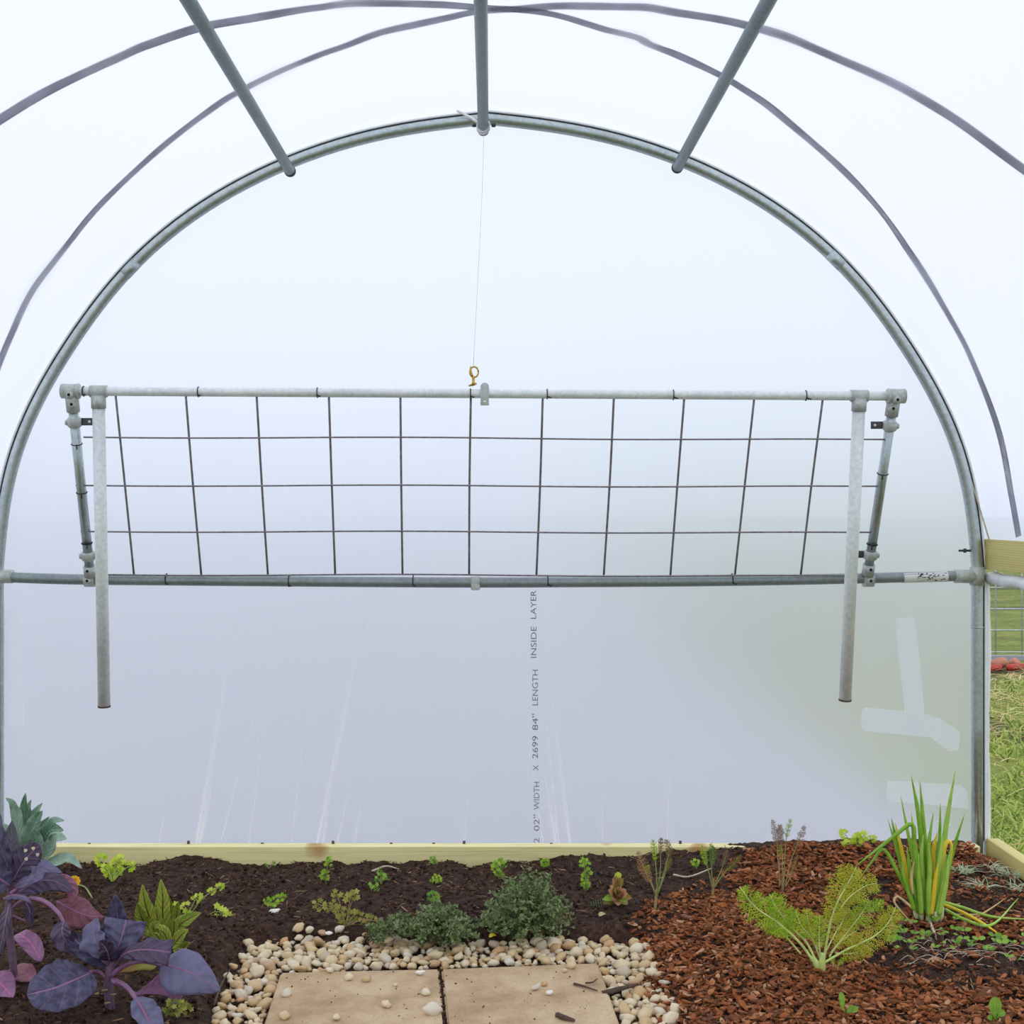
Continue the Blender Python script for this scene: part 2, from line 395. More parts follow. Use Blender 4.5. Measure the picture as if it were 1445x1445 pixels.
# ------------------------------------------------------------------ sky
w = bpy.data.worlds.new('overcast_sky'); bpy.context.scene.world = w; w.use_nodes = True
nt = w.node_tree; nt.nodes.clear()
out = nt.nodes.new('ShaderNodeOutputWorld'); bg = nt.nodes.new('ShaderNodeBackground'); nt.links.new(bg.outputs[0], out.inputs[0])
tc = nt.nodes.new('ShaderNodeTexCoord'); sp = nt.nodes.new('ShaderNodeSeparateXYZ'); nt.links.new(tc.outputs['Generated'], sp.inputs[0])
rp = nt.nodes.new('ShaderNodeValToRGB'); nt.links.new(sp.outputs['Z'], rp.inputs[0])
e = rp.color_ramp.elements
e[0].position, e[0].color = 0.0, (.74, .84, 1.0, 1)
e[1].position, e[1].color = .12, (.97, 1.0, 1.06, 1)
x = e.new(1.0); x.color = (1.0, 1.02, 1.06, 1)
nt.links.new(rp.outputs[0], bg.inputs['Color']); bg.inputs['Strength'].default_value = 1.2

# ------------------------------------------------------------------ hoop profile
CX = (688 - VX) * S
prof_px = [(0, 168), (95, 173), (188, 190), (280, 222), (374, 268), (440, 312), (504, 371), (540, 416), (570, 460), (600, 502), (630, 552), (655, 603), (671, 648), (682, 700), (688, 745), (691, 800)]
right = [Vector((q * S, 0, CZ - (y - VY) * S)) for q, y in prof_px]
right_s = catmull(right, 60)
for _ in range(40):
    q = [Vector((-right_s[1].x, 0, right_s[1].z))] + right_s
    right_s = [Vector((0, 0, right_s[0].z))] + [(q[i] + q[i + 1] * 2 + q[i + 2]) / 4 for i in range(1, len(right_s) - 1)] + [right_s[-1]]
HW = 691 * S; ZH = right[-1].z
half = right_s                                   # apex -> right hip
full = [Vector((-p.x, 0, p.z)) for p in reversed(half[1:])] + [p.copy() for p in half]   # left hip -> right hip
def offset_profile(k):
    o = []
    for i, p in enumerate(full):
        t = (full[min(i + 1, len(full) - 1)] - full[max(i - 1, 0)]).normalized()
        o.append(p + Vector((-t.z, 0, t.x)) * k)
    return o
def halfwidth(z):
    if z <= ZH: return HW
    for i in range(len(half) - 1):
        if half[i].z >= z >= half[i + 1].z:
            f = (half[i].z - z) / max(1e-9, half[i].z - half[i + 1].z); return half[i].x + (half[i + 1].x - half[i].x) * f
    return 0.0
def hoop(Y, label, group):
    root = thing('hoop', (CX, Y, -.05), label, 'greenhouse hoop', group)
    pts = [p + Vector((CX, Y, 0)) for p in full]
    pts = [Vector((CX - HW, Y, -.12)), Vector((CX - HW, Y, .4))] + pts + [Vector((CX + HW, Y, .4)), Vector((CX + HW, Y, -.12))]
    MB().tube(pts, .0178, 14).build('pipe', M['pipe'], root)
    return root
hp = hoop(0, 'galvanised arched hoop pipe framing the plastic end wall', None)
# clamp channel riding on the outside of the end hoop
for nm, k0, k1, y0, y1, mt in (('clamp_channel', .0176, .0206, -.005, .016, 'channel'), ('channel_lip', .0206, .0262, -.008, .020, 'flap')):
    a, b = offset_profile(k0), offset_profile(k1)
    a = [Vector((-HW - k0, 0, .04))] + a + [Vector((HW + k0, 0, .04))]; b = [Vector((-HW - k1, 0, .04))] + b + [Vector((HW + k1, 0, .04))]
    V = []; n = len(a)
    for q, yy in ((a, y0), (b, y0), (b, y1), (a, y1)): V += [Vector((p.x + CX, yy, p.z)) for p in q]
    Fc = [(s0 * n + i, s0 * n + i + 1, ((s0 + 1) % 4) * n + i + 1, ((s0 + 1) % 4) * n + i) for s0 in range(4) for i in range(n - 1)]
    MB().add(V, Fc).build(nm, M[mt], hp)
def along(fr):
    i = fr * (len(full) - 1); k = min(int(i), len(full) - 2); return full[k].lerp(full[k + 1], i - k), (full[k + 1] - full[k]).normalized()
def nearest(px, py):
    q = P(px, py); return min(range(len(full)), key=lambda i: (full[i] + Vector((CX, 0, 0)) - q).length)
for px, py in ((176, 381), (1184, 363)):
    i = nearest(px, py); t = (full[i + 1] - full[i - 1]).normalized(); c = full[i] + Vector((CX, 0, 0))
    MB().tube([c - t * .028, c + t * .028], .0188, 14).build('pipe_sleeve', M['pipe'], hp)
MB().tube([Vector((CX + HW, 0, CZ - (884 - VY) * S)), Vector((CX + HW, 0, CZ - (886 - VY) * S))], .0192, 14).build('leg_seam', M['lip'], hp)
MB().tube([P(1353, 777), P(1374, 777)], .0035, 8).tube([P(1360, 777), P(1363, 777)], .007, 8).build('bolt', M['bolt'], hp)
MB().tube([P(1357, 636, D), P(1374, 690, D - .01), P(1388, 735, D - .02), P(1396, 762, D - .03)], .0024, 6, seg=10).build('spring_wire', M['paletwig'], hp)
h2 = hoop(-1.9, 'galvanised arched hoop pipe nearer the camera, overhead', None)

# ------------------------------------------------------------------ purlins
for (px, py, lab) in ((409, 241, 'galvanised roof pipe bolted under the arch at upper left'),
                      (682, 183, 'galvanised ridge pipe running to the top of the arch'),
                      (956, 236, 'galvanised roof pipe bolted under the arch at upper right')):
    e0 = P(px, py, D + .02); i = nearest(px, py - 12); nrm = (full[i + 1] - full[i - 1]).normalized(); tt = nrm
    inw = Vector((tt.z, 0, -tt.x))
    root = thing('purlin', e0, lab, 'roof pipe', 'roof pipes under the arch')
    MB().tube([e0, Vector((e0.x, -1.0, e0.z)), Vector((e0.x, -3.0, e0.z)), Vector((e0.x, -5.4, e0.z))], .0165, 16)  .build('pipe', M['purlin'], root)
    MB().tube([e0 + Vector((0, -.004, 0)), e0 + Vector((0, .008, 0))], .0182, 16).build('end_cap', M['bolt'], root)
    for sgn in (-1, 1):
        b = Vector((e0.x, -.004, e0.z)) + tt * (.030 * sgn) - inw * .013
        MB().tube([b - tt * .006 * sgn, b + tt * .010 * sgn], .0045, 8).tube([b + inw * .004 + tt * .002, b + inw * .011 + tt * .002], .007, 6).build('clamp_bolt', M['bolt'], root)
MB_sl = P(1066, 45, D * 543 / 718 * .9)

# ------------------------------------------------------------------ cover film (roof) and end wall film
cov = offset_profile(.034)
k0 = len(cov)
ys = [.055 - i * .09 for i in range(62)]
V = []; A = []
for j, y in enumerate(ys):
    for i, p in enumerate(cov):
        nz = noise.noise(Vector((p.x * 2.2, y * 2.2, p.z * 2.2))) * .004
        t = (cov[min(i + 1, k0 - 1)] - cov[max(i - 1, 0)]).normalized()
        V.append(p + Vector((CX, y, 0)) + Vector((-t.z, 0, t.x)) * nz)
Fc = [(j * k0 + i, j * k0 + i + 1, (j + 1) * k0 + i + 1, (j + 1) * k0 + i) for j in range(len(ys) - 1) for i in range(k0 - 1)]
ceil = MB().add(V, Fc).build('ceiling', M['cover'])
tag(ceil, 'white translucent plastic film stretched over the tunnel roof', 'greenhouse film', kind='structure')
WY = .035
creases = [(278, 1190, 338, 860, 1.0), (283, 1190, 306, 1075, .8), (312, 1190, 372, 960, .35), (352, 1190, 392, 870, .3), (412, 1190, 432, 1000, .25), (448, 1190, 516, 870, 1.0), (456, 1190, 470, 1090, .6),
           (476, 1190, 500, 1080, .35), (804, 1190, 776, 960, .8), (784, 1190, 768, 1090, .8), (788, 1190, 762, 930, .5), (766, 1190, 738, 1000, .3), (225, 1190, 238, 1120, .3), (940, 1190, 946, 1060, .25), (500, 1190, 512, 1120, .3), (850, 1190, 848, 1100, .2), (1290, 1190, 1345, 1130, .35), (1310, 1190, 1360, 1140, .35), (655, 1190, 662, 1100, .2), (90, 1190, 84, 1050, .25)]
cr = []
for x0, y0, x1, y1, a in creases: cr.append((P(x0, y0, D + WY), P(x1, y1, D + WY), a))
def wall_y(x, z):
    y = WY + .006 * noise.noise(Vector((x * 1.3, 0, z * .8))) + .0012 * noise.noise(Vector((x * 14, 5, z * 1.6)))
    for b, t, a in cr:
        if z < b.z - .02 or z > t.z + .05: continue
        f = (z - b.z) / (t.z - b.z); c = b.x + (t.x - b.x) * f
        wd = .0045 + .010 * max(0, f); u = (x - c) / wd
        if abs(u) < 3: y -= .0 * a * max(0, 1.0 - max(0, f)) ** .8 * math.exp(-u * u) * (1 if f < 1 else 0)
    return y
zt = full[len(full) // 2].z + .02
rows = [-.09 + i * (zt + .09) / 120 for i in range(121)]
nx = 620; V = []
for z in rows:
    hw = halfwidth(min(z, zt - .021)) + .026
    fl = .012 if z < .86 else 0.0
    for i in range(nx + 1):
        x = CX + hw * (2 * i / nx - 1)
        if fl and i > nx - 4: x += fl * (i - nx + 4) / 4 * (1 + .8 * noise.noise(Vector((3, 0, z * 5))))
        V.append(Vector((x, wall_y(x, z), z)))
Fc = [(j * (nx + 1) + i, j * (nx + 1) + i + 1, (j + 1) * (nx + 1) + i + 1, (j + 1) * (nx + 1) + i) for j in range(len(rows) - 1) for i in range(nx)]
wall = MB().add(V, Fc).build('wall_back', M['endfilm'], base=(CX, WY, 0))
tag(wall, 'milky translucent plastic film closing the end of the tunnel', 'greenhouse film', kind='structure')
def crease_shinemat():
    t = NT('crease_highlight'); a = t.n('ShaderNodeBsdfTranslucent', Color=(1, 1, 1, 1)); b = t.n('ShaderNodeBsdfDiffuse', Color=(.95, .96, .98, 1))
    return t.surf(t.mix(.5, a.outputs[0], b.outputs[0]))
M['crease_shine'] = crease_shinemat()
def soften(m):                                     # crease brightness painted as white strips, soft-edged and fading upwards
    t = m.node_tree; o = [n for n in t.nodes if n.type == 'OUTPUT_MATERIAL'][0]; src = o.inputs['Surface'].links[0].from_socket
    a = t.nodes.new('ShaderNodeAttribute'); a.attribute_name = 'luv'; x = t.nodes.new('ShaderNodeSeparateXYZ'); t.links.new(a.outputs['Vector'], x.inputs[0])
    mu = t.nodes.new('ShaderNodeMath'); mu.operation = 'MULTIPLY'; t.links.new(x.outputs[0], mu.inputs[0]); t.links.new(x.outputs[1], mu.inputs[1])
    tr_ = t.nodes.new('ShaderNodeBsdfTransparent'); mx = t.nodes.new('ShaderNodeMixShader')
    t.links.new(mu.outputs[0], mx.inputs[0]); t.links.new(tr_.outputs[0], mx.inputs[1]); t.links.new(src, mx.inputs[2]); t.links.new(mx.outputs[0], o.inputs['Surface'])
soften(M['crease_shine'])
for x0, y0, x1, y1, a in creases:
    b, t = P(x0, y0, D + WY), P(x1, y1, D + WY); n = 16; m = MB(); V = []
    for i in range(n + 1):
        f = i / n; c = b.lerp(t, f); wd = (.0018 + .0105 * math.sin(PI * min(1, f * .7 + .08))) * (.25 + .75 * a) * (1 - f * .6)
        yb = WY - .013 - .003 * a * math.sin(PI * f)
        for u, q in ((-1, .003), (-.3, -.002), (.0, -.003), (.3, -.002), (1, .003)): V.append(Vector((c.x + u * wd * 1.5, yb + q, c.z)))
    m.add(V, [(i * 5 + k, i * 5 + k + 1, i * 5 + k + 6, i * 5 + k + 5) for i in range(n) for k in range(4)], [(q, (1 - i / n) ** .7 * (.45 + .55 * a), .5) for i in range(n + 1) for q in (0, .6, 1, .6, 0)])
    m.build('film_crease', M['crease_shine'], wall)
n = 60; m = MB(); V = []
for i in range(n + 1):
    z = -.02 + (CZ - (812 - VY) * S + .02) * i / n
    bl = .017 + .006 * noise.noise(Vector((2, 0, z * 4))) + .003 * noise.noise(Vector((2, 5, z * 17)))
    x0 = P(1388.5, 0).x
    for u, q in ((0, .0), (.35, -.006), (.75, -.006), (1, .004)): V.append(Vector((x0 + u * (bl + .004), .0 + q, z)))
m.add(V, [(i * 4 + k, i * 4 + k + 1, i * 4 + k + 5, i * 4 + k + 4) for i in range(n) for k in range(3)]).build('film_flap', M['flap'], wall)
# printing on the end film, reading upwards
words = [('2', 1189, 1182, 757), ("02''", 1172, 1149, 757), ('WIDTH', 1142, 1103, 757), ('X', 1087, 1079, 756), ('2699', 1070, 1038, 755), ("84''", 1030, 1007, 755), ('LENGTH', 995, 945, 755), ('INSIDE', 928, 884, 753), ('LAYER', 873, 833, 752.5)]
tb = MB()
for s, yb, yt, xc in words:
    cu = bpy.data.curves.new('lettering', 'FONT'); cu.body = s; cu.size = 1.0; cu.resolution_u = 3
    to = bpy.data.objects.new('lettering', cu); C.objects.link(to); bpy.context.view_layer.update()
    me = bpy.data.meshes.new_from_object(to.evaluated_get(bpy.context.evaluated_depsgraph_get()))
    xs = [v.co.x for v in me.vertices]; x0, x1 = min(xs), max(xs)
    A0 = P(xc, yb, D + .02); A1 = P(xc, yt, D + .02); L = A1.z - A0.z
    hx = 8 * S
    tb.add([Vector((A0.x + hx / 2 - v.co.y / .7 * hx, WY - .020, A0.z + (v.co.x - x0) / (x1 - x0) * L)) for v in me.vertices], [tuple(p.vertices) for p in me.polygons])
    bpy.data.objects.remove(to); bpy.data.curves.remove(cu); bpy.data.meshes.remove(me)
tb.build('printed_text', M['film_ink'], wall, smooth=False)

# ------------------------------------------------------------------ webbing straps outside the roof film
polar = offset_profile(.0352)
def inside(p):
    x, z = p.x - CX, p.z
    k = .0352
    if z <= ZH: return abs(x) < HW + k
    for i in range(len(half) - 1):
        pass
    th = math.atan2(z - ZH, x)
    r = math.hypot(x, z - ZH)
    best = None
    for i in range(len(polar) - 1):
        a, b = PTH[i], PTH[i + 1]
        if a >= th >= b:
            f = (a - th) / max(1e-9, a - b); return r < PR[i] + (PR[i + 1] - PR[i]) * f
    return r < HW + k
PTH = [math.atan2(p.z - ZH, p.x) for p in polar]; PR = [math.hypot(p.x, p.z - ZH) for p in polar]
PTH = [t if t > -.5 else t + 2 * PI for t in PTH]
def on_cover(px, py):
    lo, hi = .5, 6.0
    for _ in range(40):
        m = (lo + hi) / 2
        if inside(P(px, py, m)): lo = m
        else: hi = m
    return P(px, py, lo)
strapA = [(-590, 830), (-500, 680), (-370, 520), (-240, 385), (-140, 297), (-60, 207), (0, 168), (60, 133), (120, 103), (170, 80), (200, 66), (260, 45), (300, 35), (350, 26), (400, 17), (440, 11), (500, 5), (560, 4), (620, 6), (680, 11), (740, 14), (790, 22), (850, 40), (900, 55), (915, 63), (950, 75), (1014, 105), (1049, 126), (1094, 157), (1170, 221), (1239, 294), (1291, 367), (1343, 450), (1374, 510), (1410, 608), (1428, 701), (1438, 757)]
strapB = [(-58, 757), (-48, 701), (-30, 608), (0, 511), (38, 426), (80, 367), (138, 294), (221, 214.5), (304, 150), (353, 123), (436, 83), (491, 63), (535, 47), (586, 35), (628, 26), (673, 17), (739, 12), (770, 9), (811, 8), (905, 11), (945, 17), (1031, 31), (1094, 48), (1139, 64), (1222, 100), (1291, 135), (1360, 176), (1445, 239), (1520, 297), (1620, 385), (1750, 520), (1880, 680), (1970, 830)]
for pts, lab in ((strapA, 'grey webbing strap over the roof film, low on the right and close on the left'), (strapB, 'grey webbing strap over the roof film, low on the left and close on the right')):
    q = catmull([Vector((a, b, 0)) for a, b in pts], 200)
    line = [on_cover(v.x, v.y) for v in q]
    V = []; m = len(line)
    for i, p in enumerate(line):
        T = (line[min(i + 1, m - 1)] - line[max(i - 1, 0)]).normalized()
        N = Vector((p.x - CX, 0, p.z - ZH)).normalized()
        s = T.cross(N).normalized()
        lift = (.0016 if pts is strapB else 0) + .03 * max(0, noise.noise(Vector((p.x * 4.3, p.y * 4.3, 2.2 + len(lab)))) - .3) ** 1.0
        wv = .0205 * (1 + .22 * noise.noise(Vector((p.x * 7, p.y * 7, 1)))); wob = s * .006 * noise.noise(Vector((p.x * 5, p.y * 5, 9)))
        for kk in (-1, 1):
            for hgt in (0, .0012): V.append(p + wob + s * (wv * kk) + N * (hgt + lift))
    Fc = []
    for i in range(m - 1):
        a, b = i * 4, i * 4 + 4
        Fc += [(a, a + 2, b + 2, b), (a + 1, b + 1, b + 3, a + 3), (a, b, b + 1, a + 1), (a + 2, a + 3, b + 3, b + 2)]
    tag(MB().add(V, Fc).build('webbing_strap', M['strap']), lab, 'strap', 'straps over the roof film')

# ------------------------------------------------------------------ crossbar
cb = thing('crossbar', P(690, 835, D), 'horizontal galvanised pipe across the end wall at waist height', 'pipe')
cbp = [(-6, 814), (100, 817.5), (250, 819), (420, 820.5), (560, 821.5), (670, 822), (800, 821.5), (950, 820.5), (1100, 818.5), (1240, 815.5), (1379, 812)]
MB().tube([P(a, b) for a, b in cbp], .0165, 14, seg=40).build('pipe', M['bar'], cb)
for a, b, s_ in ((-6, 18, 1), (1347, 1379, -1)):
    MB().tube([P(a, 813), P(b, 813.5)], .0215, 14).build('end_socket', M['fitting'], cb)
MB().tube([P(1379, 800), P(1379, 826)], .023, 14).build('tee_collar', M['fitting'], cb)
MB().tube([P(1274, 815), P(1336, 813.3)], .0169, 16, seg=6, cap=False).build('paper_label', M['sticker'], cb)
ib = MB()
for k in range(34):
    x = 1292 + R.random() * 42; y0 = 808 + R.random() * 11
    a = P(x, y0); a.y = -math.sqrt(max(0, .0173 ** 2 - (a.z - P(x, 814).z) ** 2))
    ib.box((a.x - .0012 - R.random() * .0025, a.y - .0004, a.z - .0012), (a.x + .0012 + R.random() * .003, a.y + .0006, a.z + .0012))
lb = [o for o in cb.children if o.name.startswith('paper_label')][0]
ib.build('label_print', M['ink'], lb, smooth=False)
def ring(mb, c, ax, r, w):
    ax = Vector(ax).normalized(); mb.tube([c - ax * w / 2, c + ax * w / 2], r, 14); return mb
MB().tube([P(664.5, 822), P(677.5, 822)], .0195, 14).box((P(671, 822).x - .013, -.026, P(671, 832).z), (P(671, 822).x + .013, -.012, P(671, 826).z + .004), .001).build('saddle_clamp', M['fitting'], cb)
def tie(c, ax, r, root, twist=(0, -1, -.6)):
    ax = Vector(ax).normalized(); a = ax.orthogonal().normalized(); b = ax.cross(a); m = MB()
    m.tube([c + (a * math.cos(q) + b * math.sin(q)) * (r + .001) for q in [2 * PI * k / 18 for k in range(19)]], .0016, 6)
    tw = Vector(twist).normalized(); p = c + tw * (r + .001)
    m.tube([p, p + tw * .006 + ax * .004, p + tw * .010 + ax * .011], .0022, 6)
    m.build('wire_tie', M['tie'], root)
for x in (235, 408, 583, 773, 1033, 1196):
    y = 820 if 300 < x < 1000 else 817.5
    tie(P(x, y), (1, 0, 0), .0168, cb)

# ------------------------------------------------------------------ trellis flap
DT = D / 1.06
def DY(y, y0=555, y1=815):                        # depth of the tilted panel at picture height y
    f = (y - y0) / (y1 - y0); z0 = CZ - (y0 - VY) * DT / F; z1 = CZ - (y1 - VY) * D / F
    # point on the straight line (DT,z0)-(D-.02,z1) seen at y
    D1 = D - .012
    k = (y - VY) / F
    return (DT + 0) if f <= 0 else (CZ - z0 + (z0 - z1) * -DT / (DT - D1) * -1 * 0 + _lin(k, z0, z1, D1))
def _lin(k, z0, z1, D1):
    # CZ - k d = z0 + (z1-z0)*(d-DT)/(D1-DT)
    m = (z1 - z0) / (D1 - DT); d = (CZ - z0 + m * DT) / (k + m); return d - (CZ - z0)
tr = thing('trellis_frame', P(690, 818, D - .02), 'hinged pipe frame with wire grid tilted in front of the end wall', 'trellis frame')
topy = lambda x: 552 + (x - 100) * (559 - 552) / 1162
TP = lambda x, dy=0: P(x, topy(x) + dy, DT)
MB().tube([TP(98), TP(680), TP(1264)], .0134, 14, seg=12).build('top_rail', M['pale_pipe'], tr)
for nm, a, b in (('l', (102, 566), (127, 808)), ('r', (1260, 572), (1225, 806))):
    A0 = P(a[0], a[1], DY(a[1])); B0 = P(b[0], b[1], DY(b[1]))
    MB().tube([A0.lerp(B0, -.05), A0.lerp(B0, 1.0)], .0145, 14).build('side_rail', M['pipe'], tr)
    ax = (B0 - A0).normalized(); sx = 1 if nm == 'l' else -1
    # elbow at the top corner
    tx = 100 if nm == 'l' else 1264
    f = MB().tube([TP(tx - 13 * sx), TP(tx + 10 * sx)], .0215, 16).tube([A0 - ax * .03, A0 + ax * .032], .0195, 16)
    f.tube([TP(tx + 9 * sx), TP(tx + 12 * sx)], .0225, 16)
    cr_ = f.build('corner_fitting', M['fitting'], tr)
    for c in (TP(tx + 1 * sx, 6) + Vector((0, -.014, 0)), A0 + ax * .012 + Vector((.004 * sx, -.012, 0))):
        MB().tube([c, c + Vector((0, -.012, 0))], [.0125, .009], 14).build('screw_boss', M['fitting'], cr_)
        MB().tube([c + Vector((0, -.011, 0)), c + Vector((0, -.0128, 0))], .0045, 10).build('screw_socket', M['hole'], cr_)
    # hinge on the crossbar
    hx = 127 if nm == 'l' else 1225
    f = MB().tube([P(hx - 7, 818), P(hx + 7, 818)], .0225, 16).tube([B0 - ax * .022, B0 + ax * .012], .019, 16)
    cr_ = f.build('hinge_fitting', M['fitting'], tr)
    for c in (P(hx, 819) + Vector((0, -.018, 0)), B0 - ax * .006 + Vector((0, -.014, 0))):
        MB().tube([c, c + Vector((0, -.012, 0))], [.0135, .009], 14).build('screw_boss', M['fitting'], cr_)
        MB().tube([c + Vector((0, -.011, 0)), c + Vector((0, -.0128, 0))], .0045, 10).build('screw_socket', M['hole'], cr_)
    # pipe clips with punched tabs
    for fr in ((.12, .9)):
        c = A0.lerp(B0, fr)
        k = MB().tube([c - ax * .015, c - ax * .012, c + ax * .010, c + ax * .013], [.017, .0205, .0205, .017], 16)
        k.tube([c + Vector((-.016 * sx, 0, 0)), c + Vector((-.027 * sx, -.002, 0))], [.011, .007], 10)
        cl = k.build('pipe_clip', M['fitting'], tr)
        t0 = c + Vector((.019 * sx, .004, .003)); xa, xb = sorted((t0.x, t0.x + .036 * sx))
        tb_ = MB().box((xa, t0.y - .001, t0.z - .011), (xb, t0.y + .001, t0.z + .011), .0006).build('clip_tab', M['bolt'], cl)
        hc = Vector(((xa + xb) / 2 + .006 * sx, t0.y - .0016, t0.z))
        MB().tube([hc, hc + Vector((0, .0004, 0))], .0042, 12).build('tab_hole', M['sticker'], cl)
    for fr in ((.24, .52, .82) if nm == 'l' else (.40, .83)):
        c = A0.lerp(B0, fr); tie(c, ax, .0148, tr, (.3 * sx, -1, -.3))
    # hanging leg
    la, lb2 = ((139, 562), (147, 997)) if nm == 'l' else ((1212.5, 566), (1192.5, 988))
    L0 = P(la[0], la[1], DT); L1 = P(lb2[0], lb2[1], DT * (1.022 if nm == 'l' else 1.03))
    lx = (L1 - L0).normalized()
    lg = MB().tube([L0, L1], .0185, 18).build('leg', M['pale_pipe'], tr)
    MB().tube([L1 - lx * .004, L1 + lx * .0015], .0192, 18).build('leg_end', M['rust'], lg)
    f = MB().tube([TP(la[0] - 12), TP(la[0] + 12)], .0178, 16).tube([L0 - lx * .008, L0 + lx * .030], .0215, 18)
    f.build('tee_fitting', M['fitting'], tr)
# wire grid
tops = [163, 262, 362, 464, 565, 664.5, 766, 866.5, 966, 1065, 1162]; bots = [189, 284, 378, 473, 568, 662, 757, 852, 946, 1037, 1130]
wm = bpy.data.objects.new('wire_grid', None); C.objects.link(wm); wm.parent = tr
for a, b in zip(tops, bots):
    MB().tube([P(a, 556, DY(557)), P((a + b) / 2 + R.uniform(-1, 1), 684, DY(684)), P(b, 811, DY(811))], .0034, 8, seg=8).build('upright_wire', M['wire'], wm)
for y, x0, x1 in ((617, 118, 1248), (685, 107, 1238), (750, 114, 1230), (811, 150, 1200)):
    n = 9
    MB().tube([P(x0 + (x1 - x0) * i / n, y + 1.0 * math.sin(i * 1.3) + (4 if y == 617 else 2) * (i / n) ** 1.5, DY(y) - .006) for i in range(n + 1)], .0026, 7, seg=36).build('cross_wire', M['wire'], wm)
for x in (280, 448, 664, 772, 950, 1137): tie(TP(x), (1, 0, 0), .0136, tr)
tie(TP(118), (1, 0, 0), .0136, tr)
mc = TP(684)
cl = MB().tube([TP(678), TP(690)], .0160, 16).box((mc.x - .0125, mc.y - .019, mc.z - .036), (mc.x + .0125, mc.y - .0165, mc.z + .02), .0008).tube([mc + Vector((0, -.0185, .018)), mc + Vector((0, -.0165, .018))], .0125, 18).build('saddle_clamp', M['fitting'], tr)
MB().tube([mc + Vector((0, -.0198, -.026)), mc + Vector((0, -.019, -.026))], .0045, 12).build('tab_hole', M['sticker'], cl)

# ------------------------------------------------------------------ cord with brass snap hook
cr0 = thing('hanging_cord', P(668, 545, DT - .02), 'thin white cord with brass snap hook hanging from the ridge pipe', 'cord')
h0 = P(668, 516, DT - .01)
MB().tube([P(683, 186, D - .05), P(679, 300, D - .12), h0], .0007, 6, seg=12).build('cord', M['cord'], cr0)
rp_ = P(682, 182, D - .02)
MB().tube([rp_ + Vector((.019 * math.cos(q), -.004 * q + .01, .019 * math.sin(q))) for q in [k * .5 for k in range(28)]], .0028, 6).tube([rp_ + Vector((-.015, -.02, .012)), P(664, 166, D - .03), P(645, 156, D - .02)], .004, 6, seg=8).build('cord_wrap', M['cord'], cr0)
hk = bpy.data.objects.new('snap_hook', None); C.objects.link(hk); hk.parent = cr0
hc = P(669, 525, DT - .01)
MB().tube([hc + Vector((.0125 * math.cos(q), 0, .0155 * math.sin(q))) for q in [2 * PI * k / 20 for k in range(21)]], .0026, 8).build('hook_loop', M['brass'], hk)
MB().tube([P(664, 517, DT - .012), P(664.5, 525, DT - .012), P(667, 531, DT - .012)], [.0022, .0036, .003], 8, seg=6).build('hook_gate', M['brass'], hk)
MB().tube([P(668, 531, DT - .01), P(668, 534, DT - .01), P(668, 540, DT - .01), P(667.5, 543, DT - .01)], [.0055, .0045, .0042, .0062], 10).tube([P(661, 544.5, DT - .01), P(668, 542.5, DT - .01), P(672.5, 541, DT - .01)], [.002, .0045, .003], 8).build('hook_swivel', M['brass'], hk)

# ------------------------------------------------------------------ repair tape on the end film
def tape(px, label, d=-.004):
    m = MB(); pts = [P(a, b, D + WY - .012 + d) for a, b in px]
    n = len(pts); V = []
    for off in (0, .0006):
        V += [p + Vector((0, -off, 0)) for p in pts]
    Fc = [tuple(reversed(range(n))), tuple(range(n, 2 * n))] + [(i, (i + 1) % n, n + (i + 1) % n, n + i) for i in range(n)]
    tag(m.add(V, Fc).build('repair_tape', M['tape'], smooth=False), label, 'tape', 'clear tape patches on the end wall')
tape([(1263, 877), (1268, 872), (1289, 871), (1292, 880), (1299, 940), (1305, 1010), (1305, 1036), (1290, 1040), (1280, 1034), (1273, 970), (1268, 930)], 'upright strip of clear tape stuck on the film beside the right post')
tape([(1216, 1002), (1221, 998), (1300, 1006), (1326, 1014), (1356, 1034), (1352, 1058), (1340, 1060), (1312, 1040), (1285, 1038), (1222, 1032), (1214, 1026)], 'slanting strip of clear tape crossing the foot of the upright strip', -.002)
tape([(1252, 1103), (1270, 1102), (1355, 1108), (1365, 1116), (1368, 1142), (1330, 1137), (1256, 1131), (1250, 1125)], 'level strip of clear tape low on the film behind the green onions')
tape([(-14, 865), (8, 860), (22, 860), (28, 870), (35, 1000), (36, 1022), (8, 1027), (-12, 1026)], 'wide strip of clear tape at the left edge of the film')

# ------------------------------------------------------------------ timber
bz0, bz1 = -.075, P(0, 1187).z
xl, xr = CX - HW + .03, P(1372, 0).x
bb = MB().box((xl, -.066, bz0), (xr, -.022, bz1), .002).build('baseboard_back', M['wood']); tag(bb, 'pale pine board along the foot of the end wall', 'board', kind='structure')
for x in (126, 266, 370, 470, 552, 612, 655, 778, 960, 1088, 1114, 1150, 1248, 1328):
    c = P(x, 1189, D - .03); c.z = bz1 - .001
    MB().box((c.x - .004, c.y - .002, c.z), (c.x + .004, c.y + .002, c.z + R.choice((.003, .004, .010)))).build('staple', M['rust'], bb)
X0 = P(1386, 0).x + .008
rb = MB().box((X0, -5.4, -.08), (X0 + .040, -.01, .05), .003).build('baseboard_right', M['wood_y']); tag(rb, 'pale pine board along the right side at soil level', 'board', kind='structure')
hb = MB().box((X0 - .002, -5.4, P(0, 802.5).z), (X0 + .036, .0, P(0, 760.5).z), .002).build('hip_board', M['wood_y']); tag(hb, 'pale pine board fixed level along the right side above the rolled film', 'board', kind='structure')
c0 = P(1391, 816)
rl = MB()
pts = [Vector((X0 + .016 + .003 * math.sin(k * .9), -.005 - k * .045, c0.z + .003 * math.sin(k * 1.7))) for k in range(110)]
